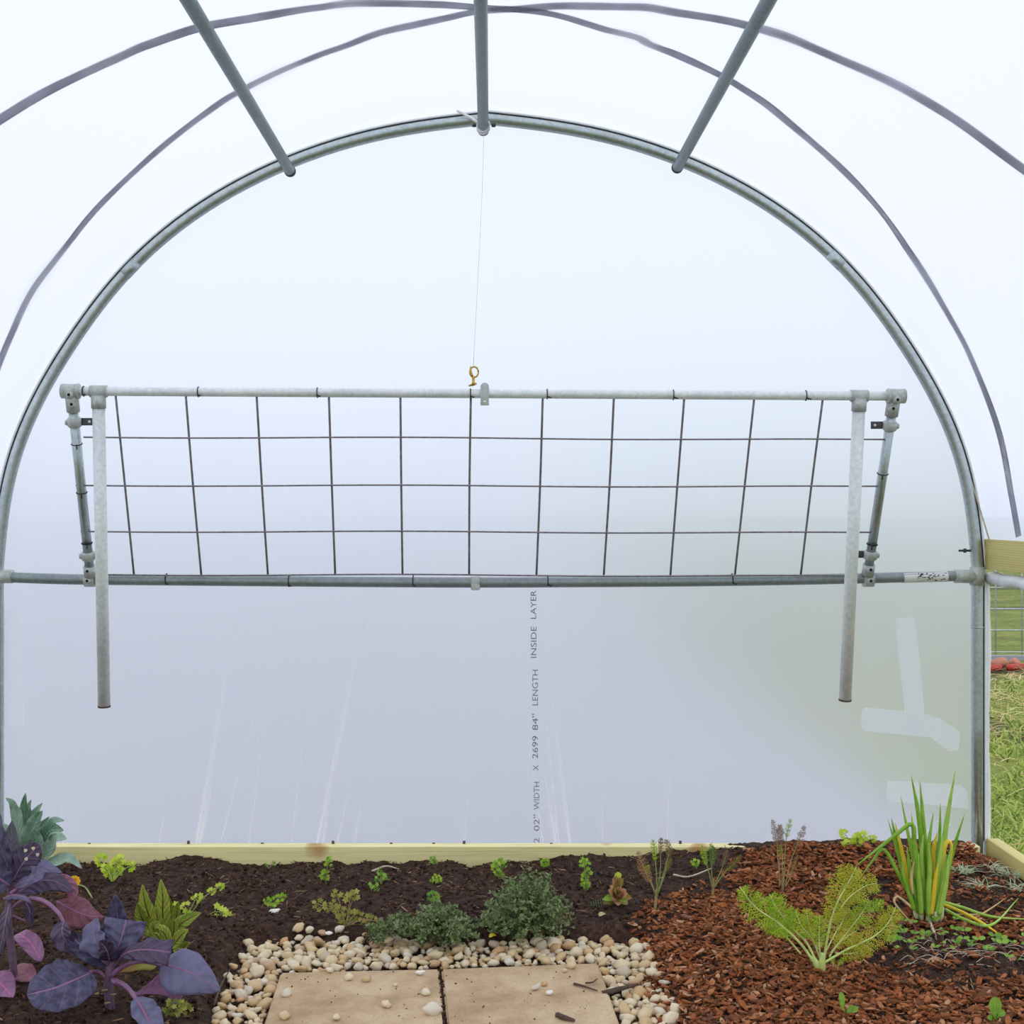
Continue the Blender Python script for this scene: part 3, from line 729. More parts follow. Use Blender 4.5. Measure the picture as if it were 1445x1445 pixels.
rl.tube(pts, lambda t: .0195 + .004 * noise.noise(Vector((t * 160, 1, 2))), 14)
n_ = len(pts)
for i, v in enumerate(rl.v): rl.v[i] = v + Vector((0, 0, .003 * noise.noise(Vector((v.x * 60, v.y * 30, v.z * 60)))))
tag(rl.build('film_roll', M['roll']), 'white rolled-up plastic side film hanging under the right board', 'film roll')

# ------------------------------------------------------------------ terrain
edge_px = [(-40, 1217), (115, 1217), (160, 1220), (203, 1219), (227, 1213), (250, 1208), (298, 1212), (345, 1219), (367, 1222), (403, 1219), (419, 1216), (491, 1218), (515, 1213), (562, 1219), (586, 1216), (633, 1213), (650, 1217), (664, 1223), (686, 1216), (743, 1216), (791, 1209), (838, 1206), (896, 1207.5), (948, 1200), (974, 1204), (1017, 1197), (1088, 1192), (1136, 1188.5), (1195, 1188), (1267, 1188), (1355, 1191), (1400, 1197), (1500, 1200)]
DE = D - .066
def edge_z(x):
    px = VX + x * F / DE
    if px <= edge_px[0][0]: y = edge_px[0][1]
    elif px >= edge_px[-1][0]: y = edge_px[-1][1]
    else:
        for (a, ya), (b, yb) in zip(edge_px, edge_px[1:]):
            if a <= px <= b: y = ya + (yb - ya) * (px - a) / (b - a); break
    return CZ - (y - VY) * DE / F
PATH_Z = -.035
def poly_in(x, y, poly):
    c = False; j = len(poly) - 1
    for i in range(len(poly)):
        (xi, yi), (xj, yj) = poly[i], poly[j]
        if (yi > y) != (yj > y) and x < (xj - xi) * (y - yi) / (yj - yi) + xi: c = not c
        j = i
    return c
def flat(px, py, z=0.):
    d = F * (CZ - z) / (py - VY); return P(px, py, d)
path_w = [(flat(a, b, PATH_Z).x, flat(a, b, PATH_Z).y) for a, b in ((352, 1334), (902, 1330), (958, 1450), (1020, 1600), (235, 1600), (296, 1450))]
def pdist(x, y):
    best = 9
    for (ax, ay), (bx, by) in zip(path_w, path_w[1:] + path_w[:1]):
        dx, dy = bx - ax, by - ay; t = max(0, min(1, ((x - ax) * dx + (y - ay) * dy) / (dx * dx + dy * dy)))
        best = min(best, math.hypot(x - ax - t * dx, y - ay - t * dy))
    return best if poly_in(x, y, path_w) else -best
def H(x, y):
    dd = pdist(x, y) if -1.1 < x < 1.0 and y < -.6 else -1
    p = sm((dd + .05) / .07)
    w_ = math.exp(-((max(0, -.066 - y)) / .16) ** 2)
    z = edge_z(x) * w_ + .012 * noise.noise(Vector((x * 3, y * 3, 0))) * (1 - w_) + .010 * noise.noise(Vector((x * 11, y * 11, 3))) + .0065 * noise.noise(Vector((x * 38, y * 38, 6)))
    if x > 1.45: z += (.0 - z) * sm((x - 1.45) / .05)
    return z * (1 - p) + (PATH_Z + .003 * noise.noise(Vector((x * 20, y * 20, 1)))) * p
def ground(px, py):
    z = 0.
    for _ in range(6):
        q = flat(px, py, z); z = H(q.x, q.y)
    return flat(px, py, z)
gx0, gx1, gy0, gy1 = -1.75, 1.54, -2.3, -.03
st = .0075
nx_, ny_ = int((gx1 - gx0) / st), int((gy1 - gy0) / st)
V = []
for j in range(ny_ + 1):
    y = gy0 + (gy1 - gy0) * j / ny_
    for i in range(nx_ + 1):
        x = gx0 + (gx1 - gx0) * i / nx_
        V.append((x, y, H(x, y) + .004 * noise.noise(Vector((x * 95, y * 95, 2)))))
Fc = [(j * (nx_ + 1) + i, j * (nx_ + 1) + i + 1, (j + 1) * (nx_ + 1) + i + 1, (j + 1) * (nx_ + 1) + i) for j in range(ny_) for i in range(nx_)]
fl_ = MB().add(V, Fc).build('floor', M['soil'], base=(0, 0, 0)); tag(fl_, 'dark crumbly garden soil of the planting bed', 'soil', kind='structure')
# ground outside and behind the camera
def gout(x, y): return -.09 + .03 * noise.noise(Vector((x * .7, y * .7, 4))) + (0.02 * (y - 8) if y > 8 else 0) * .35
V = []; Fc = []
xs_ = [-60, -40, -25, -15, -8, -4, -2, 0] + [1.0 + i * .15 for i in range(45)] + [9, 12, 16, 25, 40, 60]
ys_ = [-40, -20, -10, -6, -4.5, -3.5, -2.6, -2.0, -1.4, -1.0, -.6, -.3] + [i * .18 for i in range(40)] + [8, 9, 10, 12, 14, 17, 20, 25, 30, 40, 60, 90]
for y in ys_:
    for x in xs_: V.append((x, y, gout(x, y)))
nn = len(xs_)
Fc = [(j * nn + i, j * nn + i + 1, (j + 1) * nn + i + 1, (j + 1) * nn + i) for j in range(len(ys_) - 1) for i in range(nn - 1)]
tag(MB().add(V, Fc).build('ground', M['lawn'], base=(0, 0, 0)), 'rough grassy ground outside the tunnel', 'ground', kind='structure')

# ------------------------------------------------------------------ paving slabs
def slab(corners, label):
    top = PATH_Z + .022
    q = [flat(a, b, top) for a, b in corners]
    m = MB(); c = sum(q, Vector()) / 4
    import bmesh
    bm = bmesh.new(); bmesh.ops.create_cube(bm, size=1)
    order = {(-1, 1): 0, (1, 1): 1, (1, -1): 2, (-1, -1): 3}
    for v in bm.verts:
        k = order[(1 if v.co.x > 0 else -1, 1 if v.co.y > 0 else -1)]; v.co = Vector((q[k].x, q[k].y, top if v.co.z > 0 else top - .045))
    bmesh.ops.bevel(bm, geom=bm.edges[:], offset=.004, segments=2, affect='EDGES'); bm.verts.index_update()
    m.add([v.co.copy() for v in bm.verts], [tuple(v.index for v in f.verts) for f in bm.faces]); bm.free()
    return tag(m.build('paving_slab', M['slab'], smooth=False), label, 'paving slab', 'paving slabs of the path')
slab([(396, 1372), (619.5, 1367), (630.5, 1478), (362, 1478)], 'sandy concrete paving slab left of the joint, beside the purple cabbage')
slab([(623, 1367), (844, 1358.5), (886, 1478), (635, 1478)], 'sandy concrete paving slab right of the joint, beside the bark mulch')

# ------------------------------------------------------------------ pebbles
def pebble_mesh(seed):
    import bmesh
    bm = bmesh.new(); bmesh.ops.create_icosphere(bm, subdivisions=2, radius=1)
    rr = random.Random(seed); sx, sy, sz = 1, rr.uniform(.62, .9), rr.uniform(.45, .68)
    for v in bm.verts:
        k = 1 + .42 * noise.noise(v.co * 1.2 + Vector((seed * 7.1, 0, 0))) + .14 * noise.noise(v.co * 3.0 + Vector((0, seed * 3.3, 0)))
        v.co = Vector((v.co.x * sx * k, v.co.y * sy * k, v.co.z * sz * k))
    V = [v.co.copy() for v in bm.verts]; Fc = [tuple(x.index for x in f.verts) for f in bm.faces]; bm.free(); return V, Fc
PV = [pebble_mesh(i) for i in range(9)]
pm = []
for V, Fc in PV:
    me = bpy.data.meshes.new('pebble'); me.from_pydata([tuple(v) for v in V], [], Fc); me.polygons.foreach_set('use_smooth', [True] * len(Fc)); me.materials.append(M['pebble']); pm.append(me)
def put_pebble(loc, r, label, group='pebbles bordering the slabs', k=None, name='pebble'):
    o = bpy.data.objects.new(name, pm[R.randrange(9) if k is None else k]); C.objects.link(o)
    o.location = loc; o.scale = (r, r, r); o.rotation_euler = (R.uniform(-.5, .5), R.uniform(-.5, .5), R.uniform(0, 6.28))
    return tag(o, label, 'pebble', group)
slabs_px = [(392, 1376), (845, 1361), (890, 1500), (350, 1500)]
outer_px = [(398, 1331), (450, 1326), (560, 1334), (700, 1337), (850, 1331), (908, 1337), (925, 1370), (948, 1420), (965, 1470), (284, 1470), (318, 1405), (338, 1350)]
cand = []
cells = {}
tries = 0
while tries < 30000 and len(cand) < 560:
    tries += 1
    px, py = R.uniform(280, 970), R.uniform(1325, 1466)
    if not poly_in(px, py, outer_px) or poly_in(px, py, slabs_px): continue
    q = flat(px, py, PATH_Z); r = R.choice((.009, .011, .013, .015, .0175, .020)) * R.uniform(.85, 1.1)
    lim = .70
    key = (int(q.x / .04), int(q.y / .04)); ok = True
    for a in (-1, 0, 1):
        for b in (-1, 0, 1):
            for (x, y, r2) in cells.get((key[0] + a, key[1] + b), ()):
                if math.hypot(x - q.x, y - q.y) < (r + r2) * lim: ok = False
    if not ok: continue
    cells.setdefault(key, []).append((q.x, q.y, r)); cand.append((q, r, py))
cand.sort(key=lambda c: -(c[1] / (c[0].y + D)))
gv = MB()
ind = [c for c in cand if c[2] < 1452][:300]
for q, r, py in ind:
    put_pebble((q.x, q.y, H(q.x, q.y) + r * .5 + .004), r, 'cream and tan rounded pebble in the gravel border around the paving slabs')
ids = set(id(c) for c in ind)
rest = [c for c in cand if id(c) not in ids]
for q, r, py in rest:
    V, Fc = PV[R.randrange(9)]; a = R.uniform(0, 6.28); va = R.random()
    gv.add([Vector((q.x + r * (v.x * math.cos(a) - v.y * math.sin(a)), q.y + r * (v.x * math.sin(a) + v.y * math.cos(a)), PATH_Z + r * .45 + r * v.z)) for v in V], Fc, [(0, 0, va)] * len(V))
for _ in range(1500):
    px, py = R.uniform(280, 970), R.uniform(1325, 1475)
    if not poly_in(px, py, outer_px) or poly_in(px, py, slabs_px): continue
    q = flat(px, py, PATH_Z); r = R.uniform(.004, .009); V, Fc = PV[R.randrange(9)]; va = R.random()
    gv.add([Vector((q.x + r * v.x, q.y + r * v.y, PATH_Z + r * .4 + r * v.z)) for v in V], Fc, [(0, 0, va)] * len(V))
tag(gv.build('gravel', M['gravel']), 'fine cream gravel filling the gaps between the border pebbles', 'gravel', kind='stuff')
M['white_stone'] = simple('white_stone', (240, 236, 226), .6, 0, .1, 40)
def whiten(o):
    o.data = o.data.copy(); o.data.materials.clear(); o.data.materials.append(M['white_stone'])
top = PATH_Z + .022
on_slab = [(466, 1372, .010, 'tan pebble lying on the back edge of the left slab'), (492, 1383, .013, 'pale round pebble on the left slab near its back edge'), (517, 1385, .011, 'orange-tinged pebble on the left slab beside a paler pebble'), (558, 1392, .007, 'tiny cream pebble on the left slab with a dark crumb beside it'), (593, 1376, .011, 'white pebble on the left slab close to the joint'), (601, 1404, .012, 'grey-cream pebble on the left slab beside the joint'), (545, 1421, .012, 'cream pebble alone in the middle of the left slab'), (475, 1439, .012, 'tan pebble on the left slab near the bottom of the photo'), (405, 1405, .013, 'cream pebble at the left rim of the left slab'), (402, 1437, .013, 'pale pebble at the lower left corner of the left slab'), (610, 1431, .022, 'large pale lumpy stone resting on the joint between the slabs'),
           (806, 1366, .014, 'cream pebble on the back edge of the right slab'), (797, 1372, .008, 'small tan pebble beside the pebble at the back of the right slab'), (756, 1397, .013, 'flat cream pebble on the middle of the right slab'), (775, 1404, .009, 'small white pebble on the middle of the right slab'), (768, 1391, .009, 'small brown pebble on the right slab behind the flat cream one')]
for i, (px, py, r, lab) in enumerate(on_slab):
    q = flat(px, py, top); o = put_pebble((q.x, q.y, top + r * .55), r, lab, None, i % 9)
    if 'white' in lab: whiten(o)
for px, py, r, lab in ((388, 1288, .013, 'white stone alone on the dark soil below small green sprigs'), (545, 1327, .018, 'round grey stone against the left grey-green bush'), (350, 1334, .018, 'large cream stone at the upper left corner of the gravel border'), (450, 1331, .020, 'largest cream stone on the back of the gravel border'), (487, 1331, .012, 'pale stone on the soil just behind the gravel border'), (464, 1318, .009, 'small grey-white stone on soil below the olive plant'), (790, 1329, .012, 'pale stone on the soil in front of the large grey-green bush'), (803, 1331, .013, 'long white stone behind the right part of the gravel border'), (322, 1380, .013, 'tan stone on the soil left of the gravel border')):
    q = ground(px, py); o = put_pebble((q.x, q.y, q.z + r * .3), r, lab, None)
    if 'white' in lab: whiten(o)

# ------------------------------------------------------------------ bark mulch
mul = [(905, 1455), (912, 1380), (905, 1330), (885, 1310), (912, 1275), (955, 1262), (1010, 1240), (1040, 1205), (1110, 1194), (1372, 1194), (1400, 1215), (1450, 1240), (1460, 1470), (905, 1470)]
bare = [[(1235, 1305), (1300, 1312), (1445, 1330), (1470, 1375), (1380, 1398), (1300, 1385), (1225, 1365)], [(1345, 1225), (1400, 1222), (1470, 1250), (1470, 1300), (1340, 1295)], [(1185, 1250), (1260, 1240), (1280, 1290), (1200, 1300)]]
def chip(m, q, L, Wd, T, n_, yaw, var):
    a = Vector((math.cos(yaw), math.sin(yaw), 0)); a = (a - n_ * a.dot(n_)).normalized(); b = n_.cross(a)
    V = []
    for z in (-1, 1):
        for (u, v) in ((-1, -.5), (-.5, -1), (.5, -.9), (1, -.3), (.8, .5), (.2, 1), (-.6, .8)):
            V.append(q + a * (u * L / 2 * R.uniform(.8, 1.1)) + b * (v * Wd / 2 * R.uniform(.7, 1.2)) + n_ * (z * T / 2 + R.uniform(-.0012, .0012) + .1 * L * u * u * .3))
    k = 7
    m.add(V, [tuple(reversed(range(k))), tuple(range(k, 2 * k))] + [(i, (i + 1) % k, k + (i + 1) % k, k + i) for i in range(k)], [(0, 0, var)] * 14)
mb = MB(); singles = []
xa, xb = flat(900, 1460).x, 1.52
cnt = 0
for _ in range(80000):
    if cnt > 12000: break
    x, y = R.uniform(.2, 1.52), R.uniform(-1.36, -.07)
    z = H(x, y); px, py = proj(Vector((x, y, z)))
    if px > 1475 or py > 1475 or not poly_in(px, py, mul): continue
    if any(poly_in(px, py, b) for b in bare) and R.random() < .86: continue
    e_ = min(abs(px - 905) / 60, 1)
    if px < 1000 and py < 1330 and R.random() < .35: continue
    if px < 1040 and py < 1262 and R.random() < .7: continue
    cnt += 1
    L = R.uniform(.006, .028) * (1.3 if R.random() < .15 else 1); Wd = L * R.uniform(.16, .6); T = R.uniform(.0012, .004)
    n_ = Vector((R.gauss(0, .33), R.gauss(0, .33), 1)).normalized()
    q = Vector((x, y, z + R.uniform(.001, .013)))
    if L > .024 and q.z > z + .006 and len(singles) < 270 and py < 1440 and px < 1440: singles.append((q, L, Wd, T, n_, R.uniform(0, 6.28)))
    else: chip(mb, q, L, Wd, T, n_, R.uniform(0, 6.28), R.random())
tag(mb.build('bark_mulch', M['mulch'], smooth=False), 'loose red-brown bark mulch covering the right part of the bed', 'mulch', kind='stuff')
for q, L, Wd, T, n_, yaw in singles:
    m = MB(); chip(m, q, L * 1.05, Wd * 1.05, T, n_, yaw, .5)
    o = m.build('bark_chip', M['chip'], smooth=False)
    tag(o, 'reddish brown flat bark chip on top of the mulch at right', 'bark chip', 'bark chips on the mulched bed')
# crumbs of soil and fibres over the dark bed
mb = MB()
for _ in range(14000):
    x, y = R.uniform(-1.3, 1.5), R.uniform(-1.38, -.07)
    z = H(x, y); px, py = proj(Vector((x, y, z)))
    if not (-20 < px < 1465 and py < 1470) or poly_in(px, py, slabs_px) or (poly_in(px, py, outer_px)): continue
    if poly_in(px, py, mul) and not any(poly_in(px, py, b) for b in bare): continue
    va = R.random() ** 1.3
    if R.random() < .55: L, Wd, T = R.uniform(.008, .032), R.uniform(.0010, .0024), .0011
    else: L = R.uniform(.003, .011); Wd = L * R.uniform(.5, 1); T = L * R.uniform(.4, .9); va *= .75
    chip(mb, Vector((x, y, z + R.uniform(.0, .005))), L, Wd, T, Vector((R.gauss(0, .3), R.gauss(0, .3), 1)).normalized(), R.uniform(0, 6.28), va)
tag(mb.build('soil_crumbs', M['crumb'], smooth=False), 'dark soil crumbs and dry fibres over the planting bed', 'soil', kind='stuff')
def crumbs_on_slab():
    m = MB()
    for _ in range(80):
        px, py = R.uniform(400, 870), R.uniform(1370, 1460)
        if not poly_in(px, py, slabs_px): continue
        L = R.uniform(.0015, .005); chip(m, flat(px, py, top + .001), L, L * .6, L * .4, Vector((0, 0, 1)), R.uniform(0, 6), R.random() * .7)
    for k in range(46):
        f = R.random(); px = 620.5 + 8 * f + R.uniform(-2, 2); py = 1367 + 90 * f
        L = R.uniform(.004, .011); chip(m, flat(px, py, top - .003), L, L * .7, L * .5, Vector((0, 0, 1)), R.uniform(0, 6), R.random() * .6)
    tag(m.build('slab_crumbs', M['crumb'], smooth=False), 'dark crumbs of soil scattered over the paving slabs and joint', 'soil', kind='stuff')
crumbs_on_slab()
# twigs
def twig(px, z, r, label, mat='twig', cat='twig'):
    pts = [(flat(a, b, z + dz) if z is not None else ground(a, b) + Vector((0, 0, dz))) for a, b, dz in px]
    tag(MB().tube(pts, [r, r * .9, r * .5], 7, seg=10).build('twig', M[mat]), label, cat)
twig([(302, 1425, .010), (312, 1400, .016), (325, 1378, .018)], None, .0025, 'thin dark twig leaning along the left edge of the gravel')
twig([(810, 1388, .004), (825, 1392, .005), (843, 1398, .004)], top, .003, 'dark twig lying on the right slab near the gravel')
twig([(826, 1387, .004), (836, 1386, .006), (843, 1381, .004)], top, .0022, 'short bent twig on the right slab above the longer one')
twig([(850, 1402, .02), (872, 1396, .026), (900, 1389, .026)], PATH_Z, .0065, 'thick brown bark stick lying across the right gravel')
twig([(786, 1432, .004), (797, 1436, .006), (811, 1440, .004)], top, .006, 'reddish brown bark piece on the right slab')
twig([(950, 1240, .012), (972, 1242, .010), (1004, 1235, .02)], None, .003, 'pale dry stick on dark soil between two thin fennel plants', 'paletwig')
twig([(565, 1340, .004), (610, 1338, .008), (675, 1336, .006)], None, .004, 'long brown stick at the back of the gravel under the bushes')
twig([(525, 1231, .004), (545, 1227, .010), (563, 1229, .005)], None, .003, 'tan stick on the soil near small seedlings by the board', 'paletwig')
twig([(415, 1271, .004), (424, 1266, .008), (434, 1259, .004)], None, .0022, 'grey-green stick on bare soil left of the olive plant')

# ------------------------------------------------------------------ leafy plants
def scatter_leaf(px, py, L, Wd, yaw, mat, name, label, cat):
    q = ground(px, py) + Vector((0, 0, .008)); a = Vector((math.cos(yaw), math.sin(yaw), .1))
    tag(MB().leaf([q, q + a * L * .5 + Vector((0, 0, .004)), q + a * L], Wd, (0, -.3, 1), 'ovate', 8, 4).build(name, mat), label, cat)
scatter_leaf(845, 1297, .022, .015, .5, M['straw'], 'fallen_leaf', 'pale cream fallen petal on the dark soil below the copper plant', 'leaf')
scatter_leaf(690, 1327, .020, .014, .3, M['chive_y'], 'fallen_leaf', 'small yellow fallen leaf between bush and gravel', 'leaf')
UPC = (0, -.75, .66)
def kale_leaf(root, px, w, mat, d, up=UPC, prof='ovate', ruf=.06, fold=.18, curl=.0, dd=None, n=20, rn=3.5, twist=0.):
    """px: picture points of the midrib; d: depth (a number or one per point)"""
    ds = d if isinstance(d, (list, tuple)) else [d] * len(px)
    pts = [P(a, b, c) for (a, b), c in zip(px, ds)]
    wm_ = w * ds[0] / F
    o = MB().leaf(pts, wm_, up, prof, n, 10, fold, curl, ruf, rn, R.random(), twist).build('leaf', M[mat], root, solid=.0012)
    pl = catmull(pts, 12); u = Vector(up).normalized()
    MB().tube([p - u * .0006 for p in pl], [.0026, .002, .0008], 7).build('midrib', M['petiole'], o)
    return o
def petiole(root, px, d, r=(.005, .004, .0032), mat='petiole'):
    ds = d if isinstance(d, (list, tuple)) else [d] * len(px)
    return MB().tube([P(a, b, c) for (a, b), c in zip(px, ds)], list(r), 8, seg=14).build('petiole', M[mat], root)
# --- purple cabbage in front
g = ground(156, 1424); d1 = g.y + D
k1 = thing('purple_cabbage', g, 'purple cabbage plant with spreading blue-violet leaves at lower left, front', 'cabbage')
MB().tube([P(157, 1430, d1), P(154, 1405, d1), P(153, 1385, d1), P(156, 1362, d1), P(158, 1345, d1)], [.010, .0105, .010, .009, .006], 12, seg=20).build('stem', M['kstem'], k1)
petiole(k1, [(154, 1385), (140, 1372), (126, 1371)], [d1, d1 - .01, d1 - .03])
kale_leaf(k1, [(130, 1372), (105, 1383), (75, 1395), (38, 1404)], 84, 'kale', [d1 - .03, d1 - .06, d1 - .08, d1 - .10], (0, -.62, .8), 'round', .03, .05, rn=4)
petiole(k1, [(156, 1378), (170, 1366), (188, 1358), (206, 1357), (228, 1362)], [d1, d1 - .01, d1 - .02, d1 - .02, d1 - .02], (.006, .005, .004))
kale_leaf(k1, [(226, 1361), (250, 1366), (280, 1378), (311, 1398)], 66, 'kale', [d1 - .02, d1 - .03, d1 - .03, d1 - .01], (.25, -.75, .62), 'ovate', .03, .0, -.25)
petiole(k1, [(157, 1384), (172, 1391), (190, 1402), (198, 1404)], d1 - .02, (.005, .004, .003))
kale_leaf(k1, [(190, 1404), (215, 1395), (240, 1390), (262, 1399)], 44, 'kale_pink', [d1 - .02, d1 + .0, d1 + .02, d1 + .02], (-.1, -.8, .5), 'wedge', .02, .3)
petiole(k1, [(158, 1382), (178, 1392), (193, 1412), (205, 1432), (214, 1456)], [d1 - .01, d1 - .04, d1 - .07, d1 - .09, d1 - .11], (.0055, .0045, .0035))
kale_leaf(k1, [(190, 1408), (203, 1428), (216, 1445), (228, 1466)], 38, 'kale', [d1 - .07, d1 - .085, d1 - .1, d1 - .12], (.6, -.75, .35), 'ovate', .08, .35)
kale_leaf(k1, [(158, 1358), (164, 1330), (166, 1300), (163, 1262)], 46, 'kale', [d1 + .02, d1 + .035, d1 + .04, d1 + .03], (.1, -.95, .2), 'ovate', .13, .45)
kale_leaf(k1, [(158, 1360), (166, 1338), (173, 1318), (178, 1298)], 58, 'kale', [d1, d1 - .005, d1 + .005, d1 + .02], (.15, -.95, .2), 'wedge', .06, .12)
kale_leaf(k1, [(153, 1360), (139, 1338), (132, 1318), (137, 1295)], 40, 'kale', [d1 - .01, d1 - .02, d1 - .01, d1 + .01], (-.25, -.9, .35), 'ovate', .12, .4)
kale_leaf(k1, [(162, 1364), (176, 1346), (205, 1340), (241, 1344)], 36, 'kale_dark', [d1 - .01, d1 - .035, d1 - .05, d1 - .05], (.1, -.72, .68), 'wedge', .12, -.15)
kale_leaf(k1, [(152, 1362), (132, 1346), (112, 1332), (98, 1316)], 34, 'kale', [d1 - .01, d1 - .02, d1 - .01, d1 + .01], (-.2, -.6, .75), 'ovate', .07, .4)
kale_leaf(k1, [(155, 1356), (152, 1344), (146, 1334), (140, 1328)], 26, 'kale_dark', [d1 - .02, d1 - .035, d1 - .04, d1 - .045], (0, -.7, .6), 'ovate', .06, .5)
for a, b in ((148, 1398), (160, 1404), (152, 1416)):
    c = P(a, b, d1 - .0105); MB().tube([c + Vector((-.006, 0, 0)), c + Vector((.006, -.003, .003))], .0022, 6).build('leaf_scar', M['tanstalk'], k1)
# --- tall purple kale at the left edge
g = ground(20, 1388); d2 = g.y + D
k2 = thing('purple_kale', g, 'tall leggy purple kale at the left edge with holed leaves', 'kale')
MB().tube([P(21, 1392, d2), P(17, 1345, d2), P(11, 1295, d2), P(15, 1262, d2), P(16, 1235, d2), P(8, 1205, d2)], [.008, .0085, .0085, .008, .006, .004], 12, seg=26).build('stem', M['kstem'], k2)
kale_leaf(k2, [(16, 1245), (15, 1215), (16, 1190), (17, 1158)], 32, 'kale_grey', [d2, d2 - .01, d2, d2 + .01], (.1, -.95, .2), 'ovate', .03, .2)
kale_leaf(k2, [(18, 1244), (30, 1222), (42, 1206), (56, 1192)], 36, 'kale_dark', [d2 - .01, d2 - .02, d2 - .01, d2], (.3, -.9, .3), 'round', .03, .1)
kale_leaf(k2, [(22, 1250), (45, 1238), (64, 1224), (88, 1232)], 30, 'kale', [d2 - .02, d2 - .03, d2 - .02, d2], (.1, -.5, .86), 'ovate', .10, .1)
petiole(k2, [(15, 1262), (30, 1250), (45, 1240)], d2 - .02)
kale_leaf(k2, [(22, 1262), (48, 1246), (75, 1243), (103, 1258)], 38, 'kale_dark', [d2 - .01, d2 + .02, d2 + .03, d2 + .04], (0, -.72, .7), 'ovate', .07, -.1)
kale_leaf(k2, [(70, 1240), (90, 1245), (102, 1258), (98, 1276)], 22, 'kale_red', [d2 + .06, d2 + .05, d2 + .05, d2 + .05], (.2, -.9, .4), 'ovate', .04, .1)
petiole(k2, [(14, 1285), (30, 1272), (48, 1268), (66, 1274), (82, 1288), (91, 1304)], [d2, d2 - .02, d2 - .05, d2 - .08, d2 - .1, d2 - .11], (.004, .005, .004))
kale_leaf(k2, [(90, 1300), (88, 1316), (96, 1332), (112, 1340)], 32, 'kale_dark', [d2 - .11, d2 - .12, d2 - .12, d2 - .11], (-.3, -.8, .4), 'ovate', .08, .3)
kale_leaf(k2, [(5, 1268), (18, 1263), (34, 1266), (46, 1276)], 12, 'kale', [d2 - .04, d2 - .05, d2 - .06, d2 - .06], (0, -.4, .9), 'ovate', .03, -.4)
kale_leaf(k2, [(80, 1272), (100, 1283), (122, 1292), (147, 1294)], 46, 'kale_red', [d2 + .06, d2 + .04, d2 + .03, d2 + .03], (.1, -.85, .5), 'lance', .02, -.2)
kale_leaf(k2, [(14, 1275), (8, 1300), (2, 1330), (-6, 1360)], 26, 'kale_dark', [d2 - .04, d2 - .06, d2 - .07, d2 - .07], (-.5, -.8, .2), 'ovate', .04, .1)
kale_leaf(k2, [(14, 1250), (0, 1240), (-18, 1226), (-40, 1225)], 46, 'kale', [d2 - .02, d2 - .03, d2 - .03, d2], (-.2, -.7, .6), 'ovate', .08, .1)
kale_leaf(k2, [(12, 1225), (3, 1200), (-4, 1170), (-4, 1140)], 30, 'kale', [d2 - .02, d2 - .03, d2 - .03, d2], (-.2, -.9, .2), 'ovate', .08, .2)
petiole(k2, [(13, 1290), (26, 1296), (38, 1300)], d2 - .01, (.003, .0025, .002))
kale_leaf(k2, [(36, 1272), (42, 1285), (42, 1296), (46, 1308)], 14, 'kale_dark', d2 - .02, (0, -.9, .3), 'ovate', .05, .3)
for a, b in ((36, 1200), (47, 1197), (53, 1206), (37, 1212)):
    c = P(a, b, d2 - .026)
    MB().fan(c, (0.2, -1, .2), .0042, 3, .2, a, 0).build('leaf_hole', M['paletwig'], k2)
# fallen leaves on the soil
def fallen(px, w, mat, z, lab, up=(0, -.5, .85), prof='ovate'):
    pts = [ground(a, b) + Vector((0, 0, zz)) for (a, b), zz in zip(px, z)]
    tag(MB().leaf(pts, w, up, prof, 14, 8, .12, 0, .04, 3).build('fallen_leaf', M[mat], solid=.001), lab, 'leaf')
fallen([(58, 1376), (45, 1366), (30, 1356), (22, 1349)], .044, 'kale_pink', (.03, .055, .06, .05), 'fallen mauve cabbage leaf propped beside the tall kale stem', (.2, -.6, .7))
fallen([(50, 1388), (35, 1386), (20, 1384), (8, 1380)], .05, 'kale_red', (.012, .02, .02, .012), 'dusky red fallen cabbage leaf on soil at the foot of the kale')
fallen([(-15, 1404), (-2, 1405), (8, 1409), (19, 1414)], .06, 'kale_pink', (.02, .03, .02, .01), 'pink-purple fallen leaf at the left edge of the photo')
fallen([(100, 1411), (104, 1415), (107, 1418), (110, 1421)], .014, 'kale_pink', (.01, .012, .012, .01), 'tiny pink leaf scrap on soil under the big round cabbage leaf')
